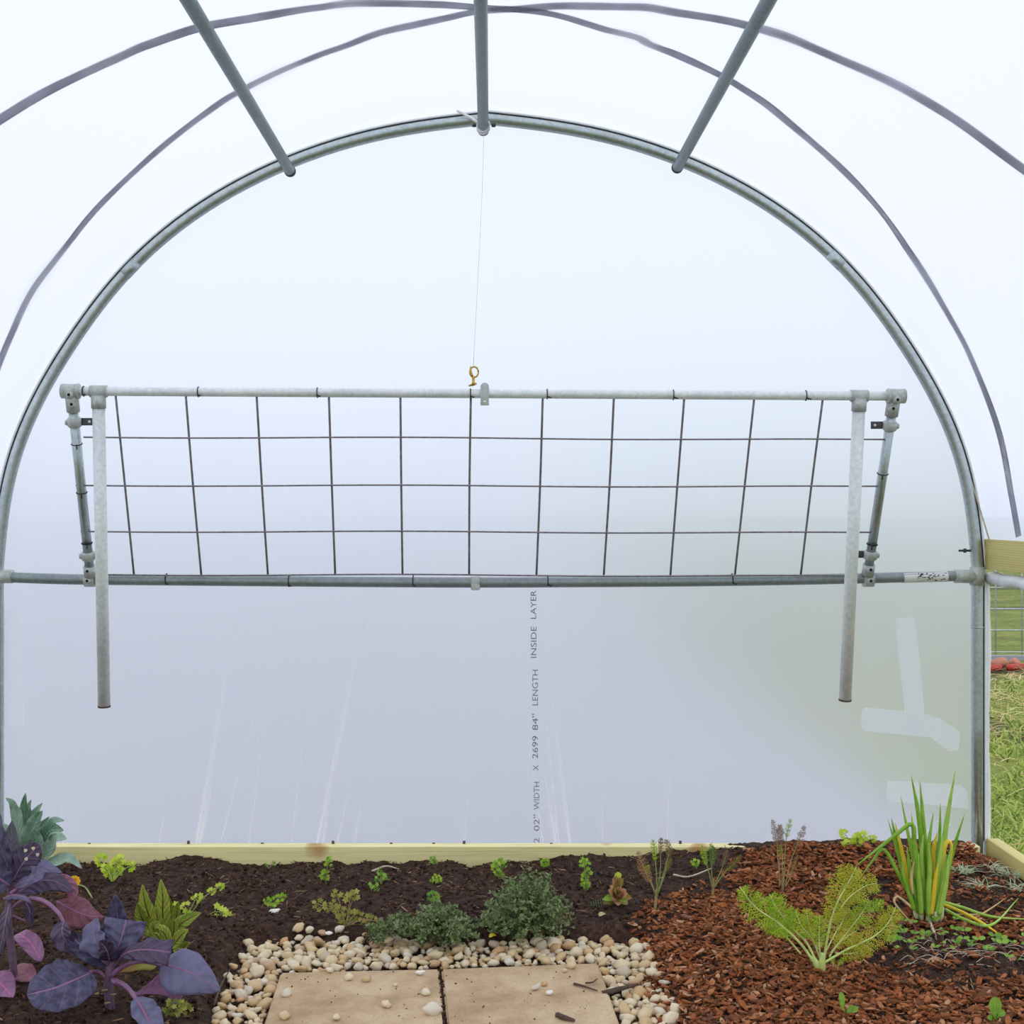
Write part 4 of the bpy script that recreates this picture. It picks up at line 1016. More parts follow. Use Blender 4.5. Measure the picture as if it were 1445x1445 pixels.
# --- blue-green kale behind
g = ground(45, 1232); d3 = g.y + D
k3 = thing('green_kale', g, 'blue-green leafy kale behind the purple kale, against the end wall', 'kale')
MB().tube([g + Vector((0, 0, -.01)), P(40, 1215, d3), P(36, 1190, d3)], [.006, .005, .004], 8, seg=8).build('stem', M['thinstalk'], k3)
for px, wd, dz in (([(36, 1205), (35, 1170), (34, 1140), (36, 1119)], 14, .0), ([(34, 1200), (24, 1160), (18, 1135), (8, 1126)], 12, .02), ([(34, 1205), (26, 1170), (24, 1145), (22, 1135)], 16, -.02), ([(36, 1205), (42, 1170), (50, 1148), (60, 1133)], 15, .01), ([(38, 1208), (44, 1180), (52, 1158), (60, 1144)], 24, -.03),
                  ([(42, 1205), (60, 1190), (74, 1160), (91, 1158)], 15, .0), ([(55, 1215), (62, 1185), (72, 1172), (90, 1172)], 26, -.01), ([(60, 1215), (74, 1190), (82, 1182), (94, 1184)], 20, -.03), ([(34, 1210), (14, 1185), (6, 1170), (-4, 1162)], 18, .01), ([(30, 1210), (8, 1200), (2, 1190), (-8, 1196)], 18, -.02),
                  ([(62, 1222), (80, 1215), (98, 1211), (116, 1226)], 16, -.02), ([(50, 1212), (52, 1195), (50, 1180), (46, 1170)], 20, -.05), ([(46, 1160), (42, 1150), (40, 1142), (44, 1128)], 12, .03), ([(38, 1200), (45, 1180), (60, 1165), (70, 1152)], 14, .04)):
    pts = [P(a, b, d3 + dz - .01 * i) for i, (a, b) in enumerate(px)]
    MB().leaf(pts, wd * 1.05 * d3 / F, (.1, -.8, .55), 'ovate', 16, 6, .3, 0, .06, 3, R.random()).build('leaf', M['sage'], k3, solid=.0008)
# --- marigold
g = ground(108, 1262)
mg = thing('marigold', g, 'small yellow-orange marigold flower beside the purple kale', 'flower')
fc = P(107, 1242, g.y + D)
MB().tube([g, g.lerp(fc, .5) + Vector((.004, 0, 0)), fc], .0018, 6, seg=6).build('stem', M['thinstalk'], mg)
m = MB()
for ring_, (n_, L, el) in enumerate(((9, .017, .2), (8, .013, .7), (6, .008, 1.2))):
    for k in range(n_):
        a = 2 * PI * k / n_ + ring_ * .4
        dr = Vector((math.cos(a), -.35 - .5 * math.sin(el), math.sin(a))).normalized()
        m.leaf([fc, fc + dr * L * .5 + Vector((0, -.003, 0)), fc + dr * L], .010, (0, -1, .4), 'oblong', 6, 3, .1)
m.build('blossom', M['petal'], mg)
g2 = ground(108, 1252)
MB().tube([g2 + Vector((0, 0, .008)), ground(120, 1258) + Vector((0, 0, .012)), ground(130, 1269) + Vector((0, 0, .004))], .002, 6, seg=6).build('fallen_stalk', M['thinstalk'], mg)
# --- generic lobed plants
def lobed(root, base, tip, size, mat, smat, nl=5, sr=.0016, bend=.01):
    mid = base.lerp(tip, .5) + Vector((0, 0, bend))
    f = MB().tube([base, mid, tip], [sr, sr * .8, sr * .5], 6, seg=8).build('stalk', M[smat], root)
    dr = (tip - mid).normalized(); m = MB()
    sd = dr.cross(Vector((0, -1, .3))).normalized()
    for k in range(nl):
        t = k / max(1, nl - 1); side = (1 if k % 2 else -1) * (0 if k == nl - 1 else 1)
        c = tip - dr * (size * 1.5 * (1 - t)) + sd * side * size * .75 * (1.1 - .5 * t)
        m.fan(c, Vector((R.gauss(0, .35), -.75, .6 + R.gauss(0, .3))), size * R.uniform(.5, .72), 5, .42, R.uniform(0, 6), R.uniform(-.1, .35), R.random())
        m.tube([tip - dr * (size * 1.6 * (1 - t)), c], sr * .4, 4)
    m.build('leaflet', M[mat], f)
def lobed_plant(name, base, tips, size, mat, smat, label, cat, nl=5, sr=.0016, group=None, dj=.02):
    g = ground(*base); d = g.y + D
    root = thing(name, g, label, cat, group)
    for t in tips: lobed(root, g + Vector((R.uniform(-.004, .004), R.uniform(-.004, .004), -.002)), P(t[0], t[1], d + R.uniform(-dj, dj)), size * (t[2] if len(t) > 2 else 1), mat, smat, nl, sr)
    return root
lobed_plant('celery_plant', (158, 1243), [(138, 1207, 1.2), (146, 1222), (158, 1226, .9), (165, 1212, 1.2), (172, 1208, 1.1), (174, 1226, .8), (190, 1220), (150, 1236, .7)],   .0135, 'celery', 'celery_stalk', 'yellow-green young celery plant near the board at left', 'celery plant', 6, .002)
lobed_plant('celery_plant', (1206, 1203), [(1187, 1172, .9), (1190, 1190), (1203, 1190), (1210, 1178, 1.2), (1222, 1176, 1.1), (1198, 1198), (1236, 1182, .7), (1220, 1192, .8)],   .0145, 'celery', 'celery_stalk', 'yellow-green young celery plant at the board left of the green onions', 'celery plant', 6, .002)
lobed_plant('parsley_sprig', (268, 1290), [(283, 1263, .9), (303, 1255, .7), (315, 1249, .7), (240, 1282), (256, 1280)], .014, 'celery', 'thinstalk', 'yellow-green parsley sprigs rising behind the red-veined leaves', 'parsley', 5, .0016)
lobed_plant('parsley_sprig', (290, 1292), [(318, 1290, 1.2), (328, 1300, 1.2), (338, 1308, 1.1)], .015, 'celery', 'thinstalk', 'trailing parsley stem with bright leaves on bare soil near the gravel', 'parsley', 6, .0016)
small = [((460, 1244), [(458, 1228), (465, 1215), (466, 1210, .8), (452, 1236), (462, 1240)], .011, 'parsley', 'bright green feathery seedling below the board, farthest left of its row'),
         ((538, 1246), [(536, 1225, .8), (541, 1234), (545, 1240), (530, 1242, .8)], .010, 'seedling', 'green seedling touching the tan stick by the board'),
         ((526, 1258), [(524, 1250), (530, 1255), (534, 1262, .6)], .010, 'seedling', 'small green seedling in front of the tan stick'),
         ((612, 1222), [(608, 1210), (612, 1214), (616, 1218, .7)], .009, 'seedling', 'tiny green seedling at the board above the left bush'),
         ((616, 1248), [(608, 1243), (616, 1240), (622, 1243)], .009, 'parsley', 'yellow-green seedling on soil between board and left bush'),
         ((610, 1274), [(604, 1268), (614, 1260), (618, 1270)], .011, 'seedling', 'pale green seedling just above the left grey-green bush'),
         ((704, 1240), [(700, 1215), (708, 1212), (713, 1216), (700, 1234), (706, 1230), (695, 1222)], .011, 'parsley', 'green seedling with several stems above the large bush, at the board'),
         ((769, 1226), [(764, 1217), (771, 1213), (774, 1219)], .010, 'parsley', 'bright green seedling at the board right of the large bush'),
         ((828, 1258), [(822, 1212), (828, 1213), (830, 1226), (825, 1232), (829, 1246), (831, 1250)], .011, 'parsley', 'tall bright green seedling left of the copper plant'),
         ((385, 1282), [(373, 1270), (378, 1275), (395, 1265), (402, 1264), (388, 1278)], .010, 'parsley', 'thin green sprigs just behind the white stone'),
         ((982, 1225), [(976, 1216), (984, 1220)], .010, 'parsley', 'small green seedling left of the middle thin fennel'),
         ((378, 1226), [(375, 1221), (388, 1219)], .006, 'seedling', 'tiny pale sprout in front of the board at left')]
for b, t, sz, mt, lab in small: lobed_plant('seedling', b, t, sz, mt, 'thinstalk', lab, 'seedling', 4, .0012, 'seedlings near the end board')
op = lobed_plant('strawberry_plant', (488, 1306), [(443, 1273, 1.1), (458, 1275), (473, 1258, 1.1), (476, 1279, 1.2), (496, 1260, 1.2), (503, 1258), (499, 1287, 1.3), (507, 1289), (478, 1295), (482, 1309, 1.1), (486, 1316), (500, 1311, .7), (522, 1297, 1.1), (534, 1300), (515, 1303, .8), (468, 1276, .8)], .0125, 'olive', 'tanstalk', 'olive-green sprawling plant with browning leaves behind the gravel', 'plant', 4, .0013)
# --- red-veined sorrel
g = ground(240, 1338); d = g.y + D
so = thing('sorrel_plant', g, 'green leafy plant with red veins right of the purple cabbage', 'plant')
for px, wd, dz in (([(236, 1336), (214, 1300), (205, 1275), (201, 1248)], 27, 0), ([(238, 1334), (230, 1295), (230, 1268), (227, 1241)], 28, .02), ([(234, 1336), (206, 1305), (198, 1290), (194, 1274)], 24, -.02), ([(240, 1334), (238, 1300), (238, 1280), (237, 1262)], 22, .04), ([(238, 1336), (226, 1312), (222, 1295), (220, 1280)], 22, -.03),
                  ([(242, 1336), (252, 1308), (268, 1296), (284, 1288)], 24, -.02), ([(242, 1334), (248, 1300), (250, 1285), (252, 1272)], 18, .02), ([(240, 1338), (232, 1318), (222, 1312), (206, 1316)], 20, -.06), ([(242, 1338), (252, 1325), (258, 1318), (266, 1312)], 22, -.05), ([(238, 1338), (225, 1325), (216, 1308), (228, 1300)], 18, -.07), ([(244, 1340), (256, 1340), (262, 1334), (268, 1330)], 16, -.03), ([(240, 1338), (244, 1322), (246, 1308), (244, 1296)], 20, -.04)):
    MB().leaf([P(a, b, d + dz - .008 * i) for i, (a, b) in enumerate(px)], wd * .85 * d / F, (0, -.85, .5), 'ovate', 16, 6, .25, 0, .05, 5, R.random()).build('leaf', M['sorrel'], so, solid=.0006)
gl2 = ground(192, 1392) + Vector((0, 0, .04))
tag(MB().leaf([gl2 + Vector((.05, 0, .01)), gl2 + Vector((.02, -.01, .02)), gl2 + Vector((-.03, -.02, .0))], .045, (0, -.7, .7), 'ovate', 10, 6, .1).build('fallen_leaf', M['olive'], solid=.0006), 'green and orange leaf half hidden under the purple cabbage', 'leaf')
lobed_plant('weed_plant', (250, 1436), [(238, 1412), (246, 1420), (262, 1416), (232, 1425), (270, 1424), (255, 1426)], .011, 'olive', 'thinstalk', 'low olive weed between the purple cabbage and the gravel', 'weed', 4, .0012)
# --- copper plant
g = ground(872, 1276); d = g.y + D
cp = thing('copper_herb', g, 'copper and yellow leaved young plant right of the large bush', 'plant')
MB().tube([g, P(871, 1250, d), P(872, 1232, d)], .002, 6, seg=6).build('stem', M['tanstalk'], cp)
for k, (a, b, wd, mt) in enumerate(((872, 1230, 10, 'celery'), (864, 1240, 10, 'copper'), (880, 1240, 10, 'olive'), (868, 1246, 12, 'olive'), (877, 1252, 12, 'copper'), (858, 1256, 13, 'copper'), (886, 1262, 14, 'copper'), (862, 1268, 14, 'copper'), (872, 1278, 15, 'copper'), (892, 1268, 12, 'olive'), (850, 1270, 10, 'seedling'), (884, 1274, 10, 'seedling'), (876, 1262, 14, 'copper'), (866, 1256, 12, 'olive'))):
    s0 = P(871, min(1268, b + 12), d); e0 = P(a, b, d - .015 - .002 * k)
    MB().leaf([s0, s0.lerp(e0, .5) + Vector((0, -.004, .005)), e0], wd * 1.1 * d / F, (.1, -.8, .6), 'ovate', 10, 4, .2).build('leaf', M[mt], cp)
RC = random.Random(4)
for k in range(24):
    b = RC.uniform(1236, 1278); hw = 3 + (b - 1232) * .42; a = 871 + RC.uniform(-hw, hw)
    s0 = P(871 + (a - 871) * .2, min(1270, b + 8), d); e0 = P(a, b, d - .03 * RC.random())
    MB().leaf([s0, s0.lerp(e0, .5) + Vector((0, -.004, .004)), e0], RC.uniform(8, 12) * d / F, (RC.gauss(0, .4), -.8, .5), 'ovate', 8, 4, .2, var=RC.random()).build('leaf', M[RC.choice(('copper', 'copper', 'olive'))], cp)
m = MB()
for k in range(11):
    c = P(835 + k * 3.2, 1278 - k * 1.2, d - .01)
    m.leaf([c, c + Vector((-.003, -.004, .012))], .008, (1, -.5, .2), 'ovate', 6, 3).leaf([c, c + Vector((.002, -.008, -.012))], .008, (1, -.5, .2), 'ovate', 6, 3)
m.tube([P(833, 1279, d - .01), P(870, 1266, d)], .001, 5).build('side_shoot', M['thyme'], cp)
# --- grey-green bushes
def bush(base, ext, n, label, seed, spray=()):
    rr = random.Random(seed); g = ground(*base); d = g.y + D
    root = thing('thyme_bush', g, label, 'herb bush', None)
    fm = MB(); x0, y0, x1, y1 = ext
    for k in range(n):
        px = rr.gauss((x0 + x1) / 2, (x1 - x0) / 4.0); f = (px - x0) / (x1 - x0)
        if not 0 < f < 1: continue
        py = rr.uniform(y0 + (y1 - y0) * .62 * abs(2 * f - 1) ** 2.2 + (y1 - y0) * rr.uniform(0, .16), y1 - (y1 - y0) * .18 * abs(2 * f - 1))
        top_ = (y1 - py) / (y1 - y0)
        tip = P(px, py, d + rr.gauss(-.01, .05) * (1 - .3 * top_))
        zg = H(tip.x, min(tip.y, -.08)) + .006
        if tip.z < zg: tip.z = zg
        b = g + Vector((rr.gauss(0, .02), rr.gauss(0, .012), 0))
        mid = b.lerp(tip, .55) + Vector((0, 0, .02))
        line = catmull([b, mid, tip], 9)
        sm_ = MB().tube(line, [.0014, .0007], 4) if k < 60 else None
        if sm_: sm_.build('stem', M['thyme_stem'], root)
        for i in range(3, 10):
            c = line[i]
            for q in range(rr.choice((3, 4, 4))):
                dr = Vector((rr.gauss(0, 1), rr.gauss(-.2, 1), rr.gauss(.35, .7))).normalized()
                L = rr.uniform(.006, .0115)
                fm.leaf([c, c + dr * L * .5, c + dr * L + Vector((0, 0, .001))], L * .55, (rr.gauss(0, .5), -.6, .8), 'ovate', 4, 2, .1, var=rr.random())
    fm.build('foliage', M['thyme'], root)
    return root
bush((746, 1318), (672, 1216, 815, 1334), 330, 'large grey-green thyme bush in the middle of the bed', 3)
bush((622, 1328), (562, 1268, 676, 1338), 220, 'smaller grey-green thyme bush left of the larger one, behind the gravel', 5)
bush((532, 1328), (515, 1300, 556, 1334), 36, 'small grey-green sprig beside the round grey stone', 8)
bush((560, 1312), (545, 1288, 580, 1322), 30, 'thin dusty sprig just left of the smaller thyme bush', 9)
# --- feathery fennel
def feather(root, px, d, wid, mat, sr, nb=22, start=.25, smat='fennel_stalk', th=.0008, seed=1, dens=9):
    rr = random.Random(seed); ds = d if isinstance(d, (list, tuple)) else [d] * len(px)
    line = catmull([P(a, b, c) for (a, b), c in zip(px, ds)], 40)
    st_ = MB().tube(line, [sr, sr * .75, sr * .35], 8).build('stalk', M[smat], root)
    m = MB(); wid = wid * ds[0] / F
    for k in range(nb):
        t = start + (1 - start) * k / nb; i = min(39, int(t * 40)); p = line[i]; T = (line[i + 1] - line[i]).normalized()
        env = math.sin(PI * min(1, (t - start) / (1 - start) * .8 + .18)) ** .7
        for sd in (-1, 1):
            s = T.cross(Vector((rr.gauss(0, .25), -1, rr.gauss(.2, .25)))).normalized() * sd
            L = wid * env * rr.uniform(.75, 1.1); dr = (s + T * rr.uniform(.5, .9) + Vector((0, rr.gauss(0, .25), 0))).normalized()
            q1 = p + dr * L
            m.tube([p, p + dr * L * .5 + T * L * .08, q1], [th * .9, th * .5], 3, cap=False, var=rr.random())
            for j in range(dens):
                f = (j + .6) / dens; b = p.lerp(q1, f); l2 = L * .42 * (1.15 - .75 * f) * rr.uniform(.7, 1.3)
                for s2 in (-1, 1):
                    dd = (dr + dr.cross(Vector((0, -1, .2))).normalized() * s2 * rr.uniform(.6, 1.2) + Vector((rr.gauss(0, .25), rr.gauss(0, .4), rr.gauss(0, .25)))).normalized()
                    m.tube([b, b + dd * l2 * .5, b + dd * l2 + Vector((0, 0, rr.gauss(0, .002)))], [th * .8, th * .45], 3, cap=False, var=rr.random())
    m.build('frond', M[mat], st_)
g = ground(1160, 1374); d = g.y + D
fe = thing('fennel_plant', g, 'bright green feathery fennel spreading over the mulch at right', 'fennel')
MB().tube([P(1161, 1376, d), P(1160, 1362, d), P(1161, 1345, d)], [.0075, .0085, .005], 12, seg=8).build('bulb', M['fennel_stalk'], fe)
MB().tube([P(1154, 1366, d), P(1151, 1358, d), P(1146, 1350, d)], [.0065, .0075, .004], 12, seg=8).build('bulb', M['fennel_stalk'], fe)
fl = [([(1152, 1363), (1130, 1332), (1100, 1304), (1066, 1280), (1044, 1252)], 26, 'fennel', .0036, .35, 30), ([(1154, 1362), (1138, 1330), (1116, 1308), (1098, 1285), (1086, 1262)], 24, 'fennel', .003, .45, 22), ([(1130, 1346), (1112, 1325), (1098, 1310), (1082, 1306)], 18, 'fennel', .0022, .4, 14), ([(1120, 1312), (1117, 1300), (1116, 1290), (1116, 1282)], 12, 'fennel', .0015, .2, 10),
      ([(1161, 1365), (1170, 1310), (1180, 1277), (1196, 1248), (1208, 1224)], 30, 'fennel_y', .0032, .3, 30), ([(1184, 1285), (1200, 1265), (1222, 1250), (1238, 1246)], 24, 'fennel_y', .0018, .15, 18), ([(1172, 1345), (1200, 1310), (1215, 1290), (1226, 1270)], 20, 'fennel', .0018, .35, 16), ([(1226, 1285), (1234, 1278), (1240, 1276), (1248, 1274)], 10, 'fennel', .001, .1, 8),
      ([(1164, 1358), (1195, 1340), (1232, 1322), (1252, 1304), (1264, 1280)], 24, 'fennel_y', .003, .3, 28), ([(1180, 1345), (1200, 1346), (1216, 1340), (1230, 1330)], 18, 'fennel_y', .0016, .15, 14), ([(1158, 1355), (1156, 1330), (1156, 1310), (1156, 1292)], 16, 'fennel', .0022, .25, 16), ([(1157, 1352), (1146, 1322), (1140, 1300), (1138, 1282)], 16, 'fennel_y', .0018, .3, 14), ([(1164, 1345), (1180, 1315), (1190, 1298), (1196, 1282)], 20, 'fennel_y', .002, .2, 16), ([(1155, 1340), (1142, 1320), (1130, 1305), (1122, 1284)], 16, 'fennel', .0018, .3, 14),
      ([(1176, 1378), (1176, 1365), (1175, 1356), (1174, 1348)], 5, 'fennel', .0012, .5, 4), ([(1177, 1378), (1182, 1366), (1186, 1358), (1190, 1350)], 5, 'fennel', .001, .5, 4), ([(1170, 1350), (1185, 1330), (1195, 1322), (1210, 1312)], 18, 'fennel_y', .0018, .2, 14)]
for i, (px, wd, mt, sr, stt, nb) in enumerate(fl):
    feather(fe, px, [d + (.012 * ((i * 7) % 5 - 2)) * k / len(px) for k in range(len(px))], wd, mt, sr, max(4, int(nb * .75)), stt, th=.0009, seed=20 + i, dens=5)
def thin_fennel(base, stalks, label, seed):
    g = ground(*base); d = g.y + D; root = thing('fennel_plant', g, label, 'fennel')
    MB().tube([g + Vector((0, 0, -.006)), g + Vector((.003, 0, .03)), g + Vector((.004, 0, .055))], [.0042, .0035, .002], 8, seg=6).build('stem', M['tanstalk'], root)
    for i, (px, wd, mt, smt, nb, stt) in enumerate(stalks):
        feather(root, px, [d + .01 * (i % 3 - 1)] * len(px), wd, mt, .0016, nb, stt, smt, .0006, seed + i, 5)
thin_fennel((924, 1284), [([(927, 1265), (918, 1245), (908, 1225), (900, 1200)], 9, 'copper', 'tanstalk', 18, .35), ([(928, 1265), (926, 1230), (924, 1205), (921, 1184)], 6, 'fennel', 'thinstalk', 12, .55), ([(928, 1262), (932, 1225), (932, 1200), (933, 1181)], 5, 'dryfen', 'thinstalk', 12, .6), ([(929, 1260), (940, 1220), (944, 1200), (939, 1184)], 7, 'dryfen', 'thinstalk', 12, .5), ([(929, 1258), (938, 1235), (942, 1222), (948, 1212)], 6, 'olive', 'thinstalk', 10, .5), ([(925, 1262), (918, 1240), (914, 1228), (912, 1222)], 6, 'fennel', 'thinstalk', 8, .5)], 'thin fennel with a reddish sprig standing left of the mulch', 60)
thin_fennel((1005, 1268), [([(1006, 1255), (1000, 1230), (994, 1210), (990, 1192)], 6, 'fennel', 'thinstalk', 12, .5), ([(1006, 1252), (1004, 1225), (1006, 1206), (1003, 1190)], 7, 'seedling', 'thinstalk', 14, .4), ([(1008, 1252), (1022, 1232), (1034, 1220), (1046, 1206)], 6, 'olive', 'thinstalk', 14, .45), ([(1007, 1252), (1016, 1232), (1022, 1215), (1026, 1200)], 6, 'dryfen', 'thinstalk', 10, .5)], 'short thin fennel standing between two others, touched by the pale stick', 70)
thin_fennel((1104, 1258), [([(1102, 1250), (1098, 1215), (1096, 1190), (1090, 1156)], 7, 'dryfen', 'tanstalk', 16, .6), ([(1104, 1250), (1104, 1210), (1102, 1185), (1100, 1164)], 7, 'dryfen', 'tanstalk', 16, .6), ([(1106, 1250), (1108, 1205), (1110, 1180), (1116, 1155)], 5, 'fennel', 'thinstalk', 10, .65), ([(1108, 1250), (1116, 1215), (1126, 1190), (1136, 1164)], 7, 'dryfen', 'tanstalk', 14, .55), ([(1108, 1252), (1116, 1236), (1120, 1222), (1126, 1206)], 6, 'olive', 'tanstalk', 10, .4), ([(1100, 1254), (1100, 1225), (1100, 1205), (1098, 1185)], 4, 'fennel', 'tanstalk', 6, .6)], 'tallest thin fennel with dry brown tops against the film', 80)
# --- green onions
g = ground(1308, 1296); d = g.y + D
on = thing('green_onion_clump', g, 'clump of green onions with some yellow leaves at right', 'onion plant')
def onion(px, mt, wpx, dz=0., curve=None):
    pts = [P(a, b, d + dz) for a, b in px]; r = wpx * d / F / 2
    MB().tube(pts, [r * .8, r, r * .95, r * .7, r * .12], 7, seg=22, var=R.random()).build('leaf', M[mt], on)
OL = [([(1322, 1285), (1328, 1230), (1335, 1165), (1348, 1088)], 'chive', 9, -.02), ([(1304, 1285), (1303, 1220), (1296, 1150), (1286, 1095)], 'chive', 8, 0), ([(1310, 1285), (1308, 1220), (1302, 1150), (1298, 1101)], 'chive', 7, .01), ([(1296, 1282), (1292, 1230), (1282, 1180), (1271, 1123)], 'chive', 6, .02), ([(1288, 1278), (1275, 1235), (1263, 1190), (1253, 1157)], 'chive', 5, .02),
      ([(1290, 1282), (1278, 1230), (1266, 1190), (1258, 1155)], 'chive', 8, -.01), ([(1286, 1268), (1278, 1225), (1270, 1190), (1263, 1161)], 'chive_y', 6, -.02), ([(1302, 1282), (1297, 1230), (1290, 1185), (1286, 1147)], 'chive', 7, -.02), ([(1312, 1285), (1311, 1230), (1311, 1190), (1317, 1147)], 'chive', 7, -.02), ([(1320, 1286), (1322, 1230), (1326, 1180), (1327, 1134)], 'chive', 6, .02),
      ([(1328, 1282), (1338, 1230), (1348, 1190), (1361, 1149)], 'chive', 6, .02), ([(1312, 1282), (1314, 1235), (1317, 1200), (1323, 1174)], 'chive_y', 9, .0), ([(1318, 1284), (1322, 1240), (1329, 1212), (1334, 1192), (1340, 1187), (1343, 1200), (1340, 1226)], 'chive_y', 7, -.03), ([(1296, 1288), (1280, 1256), (1264, 1226), (1247, 1199), (1232, 1214), (1214, 1238)], 'chive', 6, -.04),
      ([(1300, 1285), (1294, 1235), (1290, 1195), (1287, 1163), (1262, 1180), (1230, 1205), (1206, 1223)], 'chive', 7, -.05), ([(1314, 1290), (1317, 1265), (1320, 1240), (1324, 1218)], 'chive_y', 8, -.05), ([(1306, 1285), (1303, 1250), (1300, 1210), (1303, 1178)], 'chive', 8, -.03), ([(1316, 1290), (1320, 1250), (1326, 1215), (1330, 1180)], 'chive', 9, -.04), ([(1322, 1290), (1330, 1255), (1338, 1220), (1342, 1195)], 'chive', 8, -.05),
      ([(1310, 1292), (1310, 1260), (1312, 1225), (1310, 1190)], 'chive', 8, -.05), ([(1296, 1286), (1290, 1255), (1284, 1225), (1280, 1195)], 'chive', 8, -.04), ([(1300, 1290), (1298, 1262), (1296, 1235), (1296, 1205)], 'chive', 8, -.055), ([(1326, 1290), (1332, 1262), (1336, 1240), (1338, 1215)], 'chive', 7, -.06), ([(1290, 1284), (1282, 1258), (1276, 1240), (1272, 1215)], 'chive', 7, -.05),
      ([(1306, 1290), (1304, 1240), (1302, 1200), (1306, 1170)], 'chive_y', 6, .03), ([(1288, 1262), (1286, 1240), (1288, 1225), (1290, 1215)], 'chive_d', 4, -.06), ([(1318, 1290), (1324, 1260), (1332, 1235), (1336, 1205)], 'chive', 7, .03), ([(1308, 1290), (1306, 1250), (1305, 1220), (1304, 1195)], 'chive', 8, .04)]
for px, mt, wd, dz in OL: onion(px, mt, wd, dz)
for a, b, c in ((1292, 1288, -.03), (1300, 1292, -.03), (1310, 1297, -.04), (1320, 1298, -.05), (1328, 1292, -.03)):
    MB().tube([P(a + (1310 - a) * .1, b + 8, d + c), P(a, b, d + c), P(a - (1310 - a) * .1, b - 12, d + c)], [.005, .0068, .005], 8, seg=8).build('bulb', M['chive_b'], on)
def fallen_onion(px, mt, wpx):
    pts = [ground(a, b) + Vector((0, 0, z)) for a, b, z in px]; r = wpx * d / F / 2
    MB().tube(pts, [r, r, r * .8, r * .2], 7, seg=20, var=R.random()).build('leaf', M[mt], on)
fallen_onion([(1332, 1284, .02), (1360, 1292, .02), (1400, 1302, .015), (1460, 1306, .015)], 'chive', 5)
fallen_onion([(1331, 1287, .02), (1360, 1302, .025), (1390, 1316, .02), (1418, 1328, .006)], 'chive_y', 5)
fallen_onion([(1334, 1292, .015), (1365, 1308, .016), (1400, 1316, .02), (1437, 1276, .016)], 'chive', 5)
fallen_onion([(1345, 1296, .01), (1380, 1298, .014), (1396, 1292, .016), (1420, 1274, .014)], 'chive_d', 3)
fallen_onion([(1290, 1294, .02), (1268, 1282, .03), (1263, 1288, .025), (1288, 1310, .01)], 'chive_d', 4)
fallen_onion([(1312, 1304, .012), (1315, 1314, .01), (1319, 1322, .008), (1322, 1330, .004)], 'paletwig', 4)
# --- micro greens, sprouts, grass tufts
def cot(root, c, r, mat, k=2, yaw=0.):
    m = MB()
    for i in range(k):
        a = yaw + PI * i; dr = Vector((math.cos(a), -.25 + .5 * math.sin(a), .25))
        m.leaf([c, c + dr * r * .9, c + dr * r * 1.9], r * 1.5, (0, -.5, .85), 'round', 8, 4, .1, var=R.random())
    return m
def micro(px, py, h, label):
    g = ground(px, py); root = thing('micro_seedling', g, label, 'seedling', 'tiny two-leaved seedlings on the bare soil at right')
    t = g + Vector((R.uniform(-.018, .018), R.uniform(-.01, .01), h))
    MB().tube([g + Vector((0, 0, -.002)), g.lerp(t, .5) + Vector((R.uniform(-.006, .006), 0, .003)), t], .0009, 5, seg=6).build('stem', M['kale_pinkstem'] if 'kale_pinkstem' in M else M['petiole'], root)
    cot(root, t, R.uniform(.0055, .009), 'seedling', 2, R.uniform(0, 3)).build('leaf', M['seedling'], root)
RR = random.Random(11)
for k in range(64):
    px = RR.uniform(1252, 1452); py = 1338 + RR.gauss(0, 13) + (px - 1340) * .05 + RR.uniform(-6, 6)
    if py > 1385 or py < 1300: continue
    micro(px, py, RR.uniform(.012, .034), 'tiny green seedling on a thin pale stem in the patch of bare soil at right')
tw = MB()
for k in range(46):
    px = RR.uniform(1255, 1450); py = RR.gauss(1348, 12); a = ground(px, py); yaw = RR.uniform(-.7, .7) + (PI if RR.random() < .5 else 0); L = RR.uniform(.03, .08)
    dr = Vector((math.cos(yaw), math.sin(yaw) * .6, 0))
    tw.tube([a + Vector((0, 0, .004)), a + dr * L * .5 + Vector((0, RR.uniform(-.01, .01), RR.uniform(.006, .018))), a + dr * L + Vector((0, 0, .004))], .0009, 4, seg=8)
tag(tw.build('dry_stems', M['paletwig']), 'tangle of thin pale dry stems among the tiny seedlings', 'dry stems', kind='stuff')
def tuft(px, py, n, L, mat, label, spread=1.0, tilt=.8):
    g = ground(px, py); root = thing('grass_tuft', g, label, 'grass tuft'); m = MB()
    for k in range(n):
        a = R.uniform(0, 6.28); dr = Vector((math.cos(a) * spread, math.sin(a) * spread * .7, R.uniform(.15, tilt))).normalized(); b = g + Vector((R.gauss(0, .012), R.gauss(0, .008), 0)); l = L * R.uniform(.5, 1.2)
        m.leaf([b, b + dr * l * .55, b + dr * l + Vector((0, 0, -l * .25))], .0028, (0, -.5, .9), 'strap', 6, 2, .2, var=R.random())
    m.build('blades', M[mat], root)
for px, py, n, lab in ((1358, 1232, 55, 'pale grass tuft on soil just right of the green onions'), (1384, 1254, 60, 'whitish grass tuft lying low between onions and side board'), (1402, 1228, 45, 'small grass tuft nearest the foot of the corner post'), (1425, 1238, 60, 'pale spiky grass tuft beside the side board'), (1440, 1256, 40, 'pale grass tuft at the right edge of the photo')):
    tuft(px, py, n, .055, 'frost', lab)
def sprout(px, py, leaves, label):
    g = ground(px, py); d = g.y + D; root = thing('sprout', g, label, 'sprout')
    for pts, wd in leaves:
        MB().leaf([g + Vector((0, 0, .006))] + [P(a, b, d - .012) for a, b in pts], wd * d / F, (.1, -.9, .4), 'spoon', 14, 5, .15).build('leaf', M['seedling'], root)
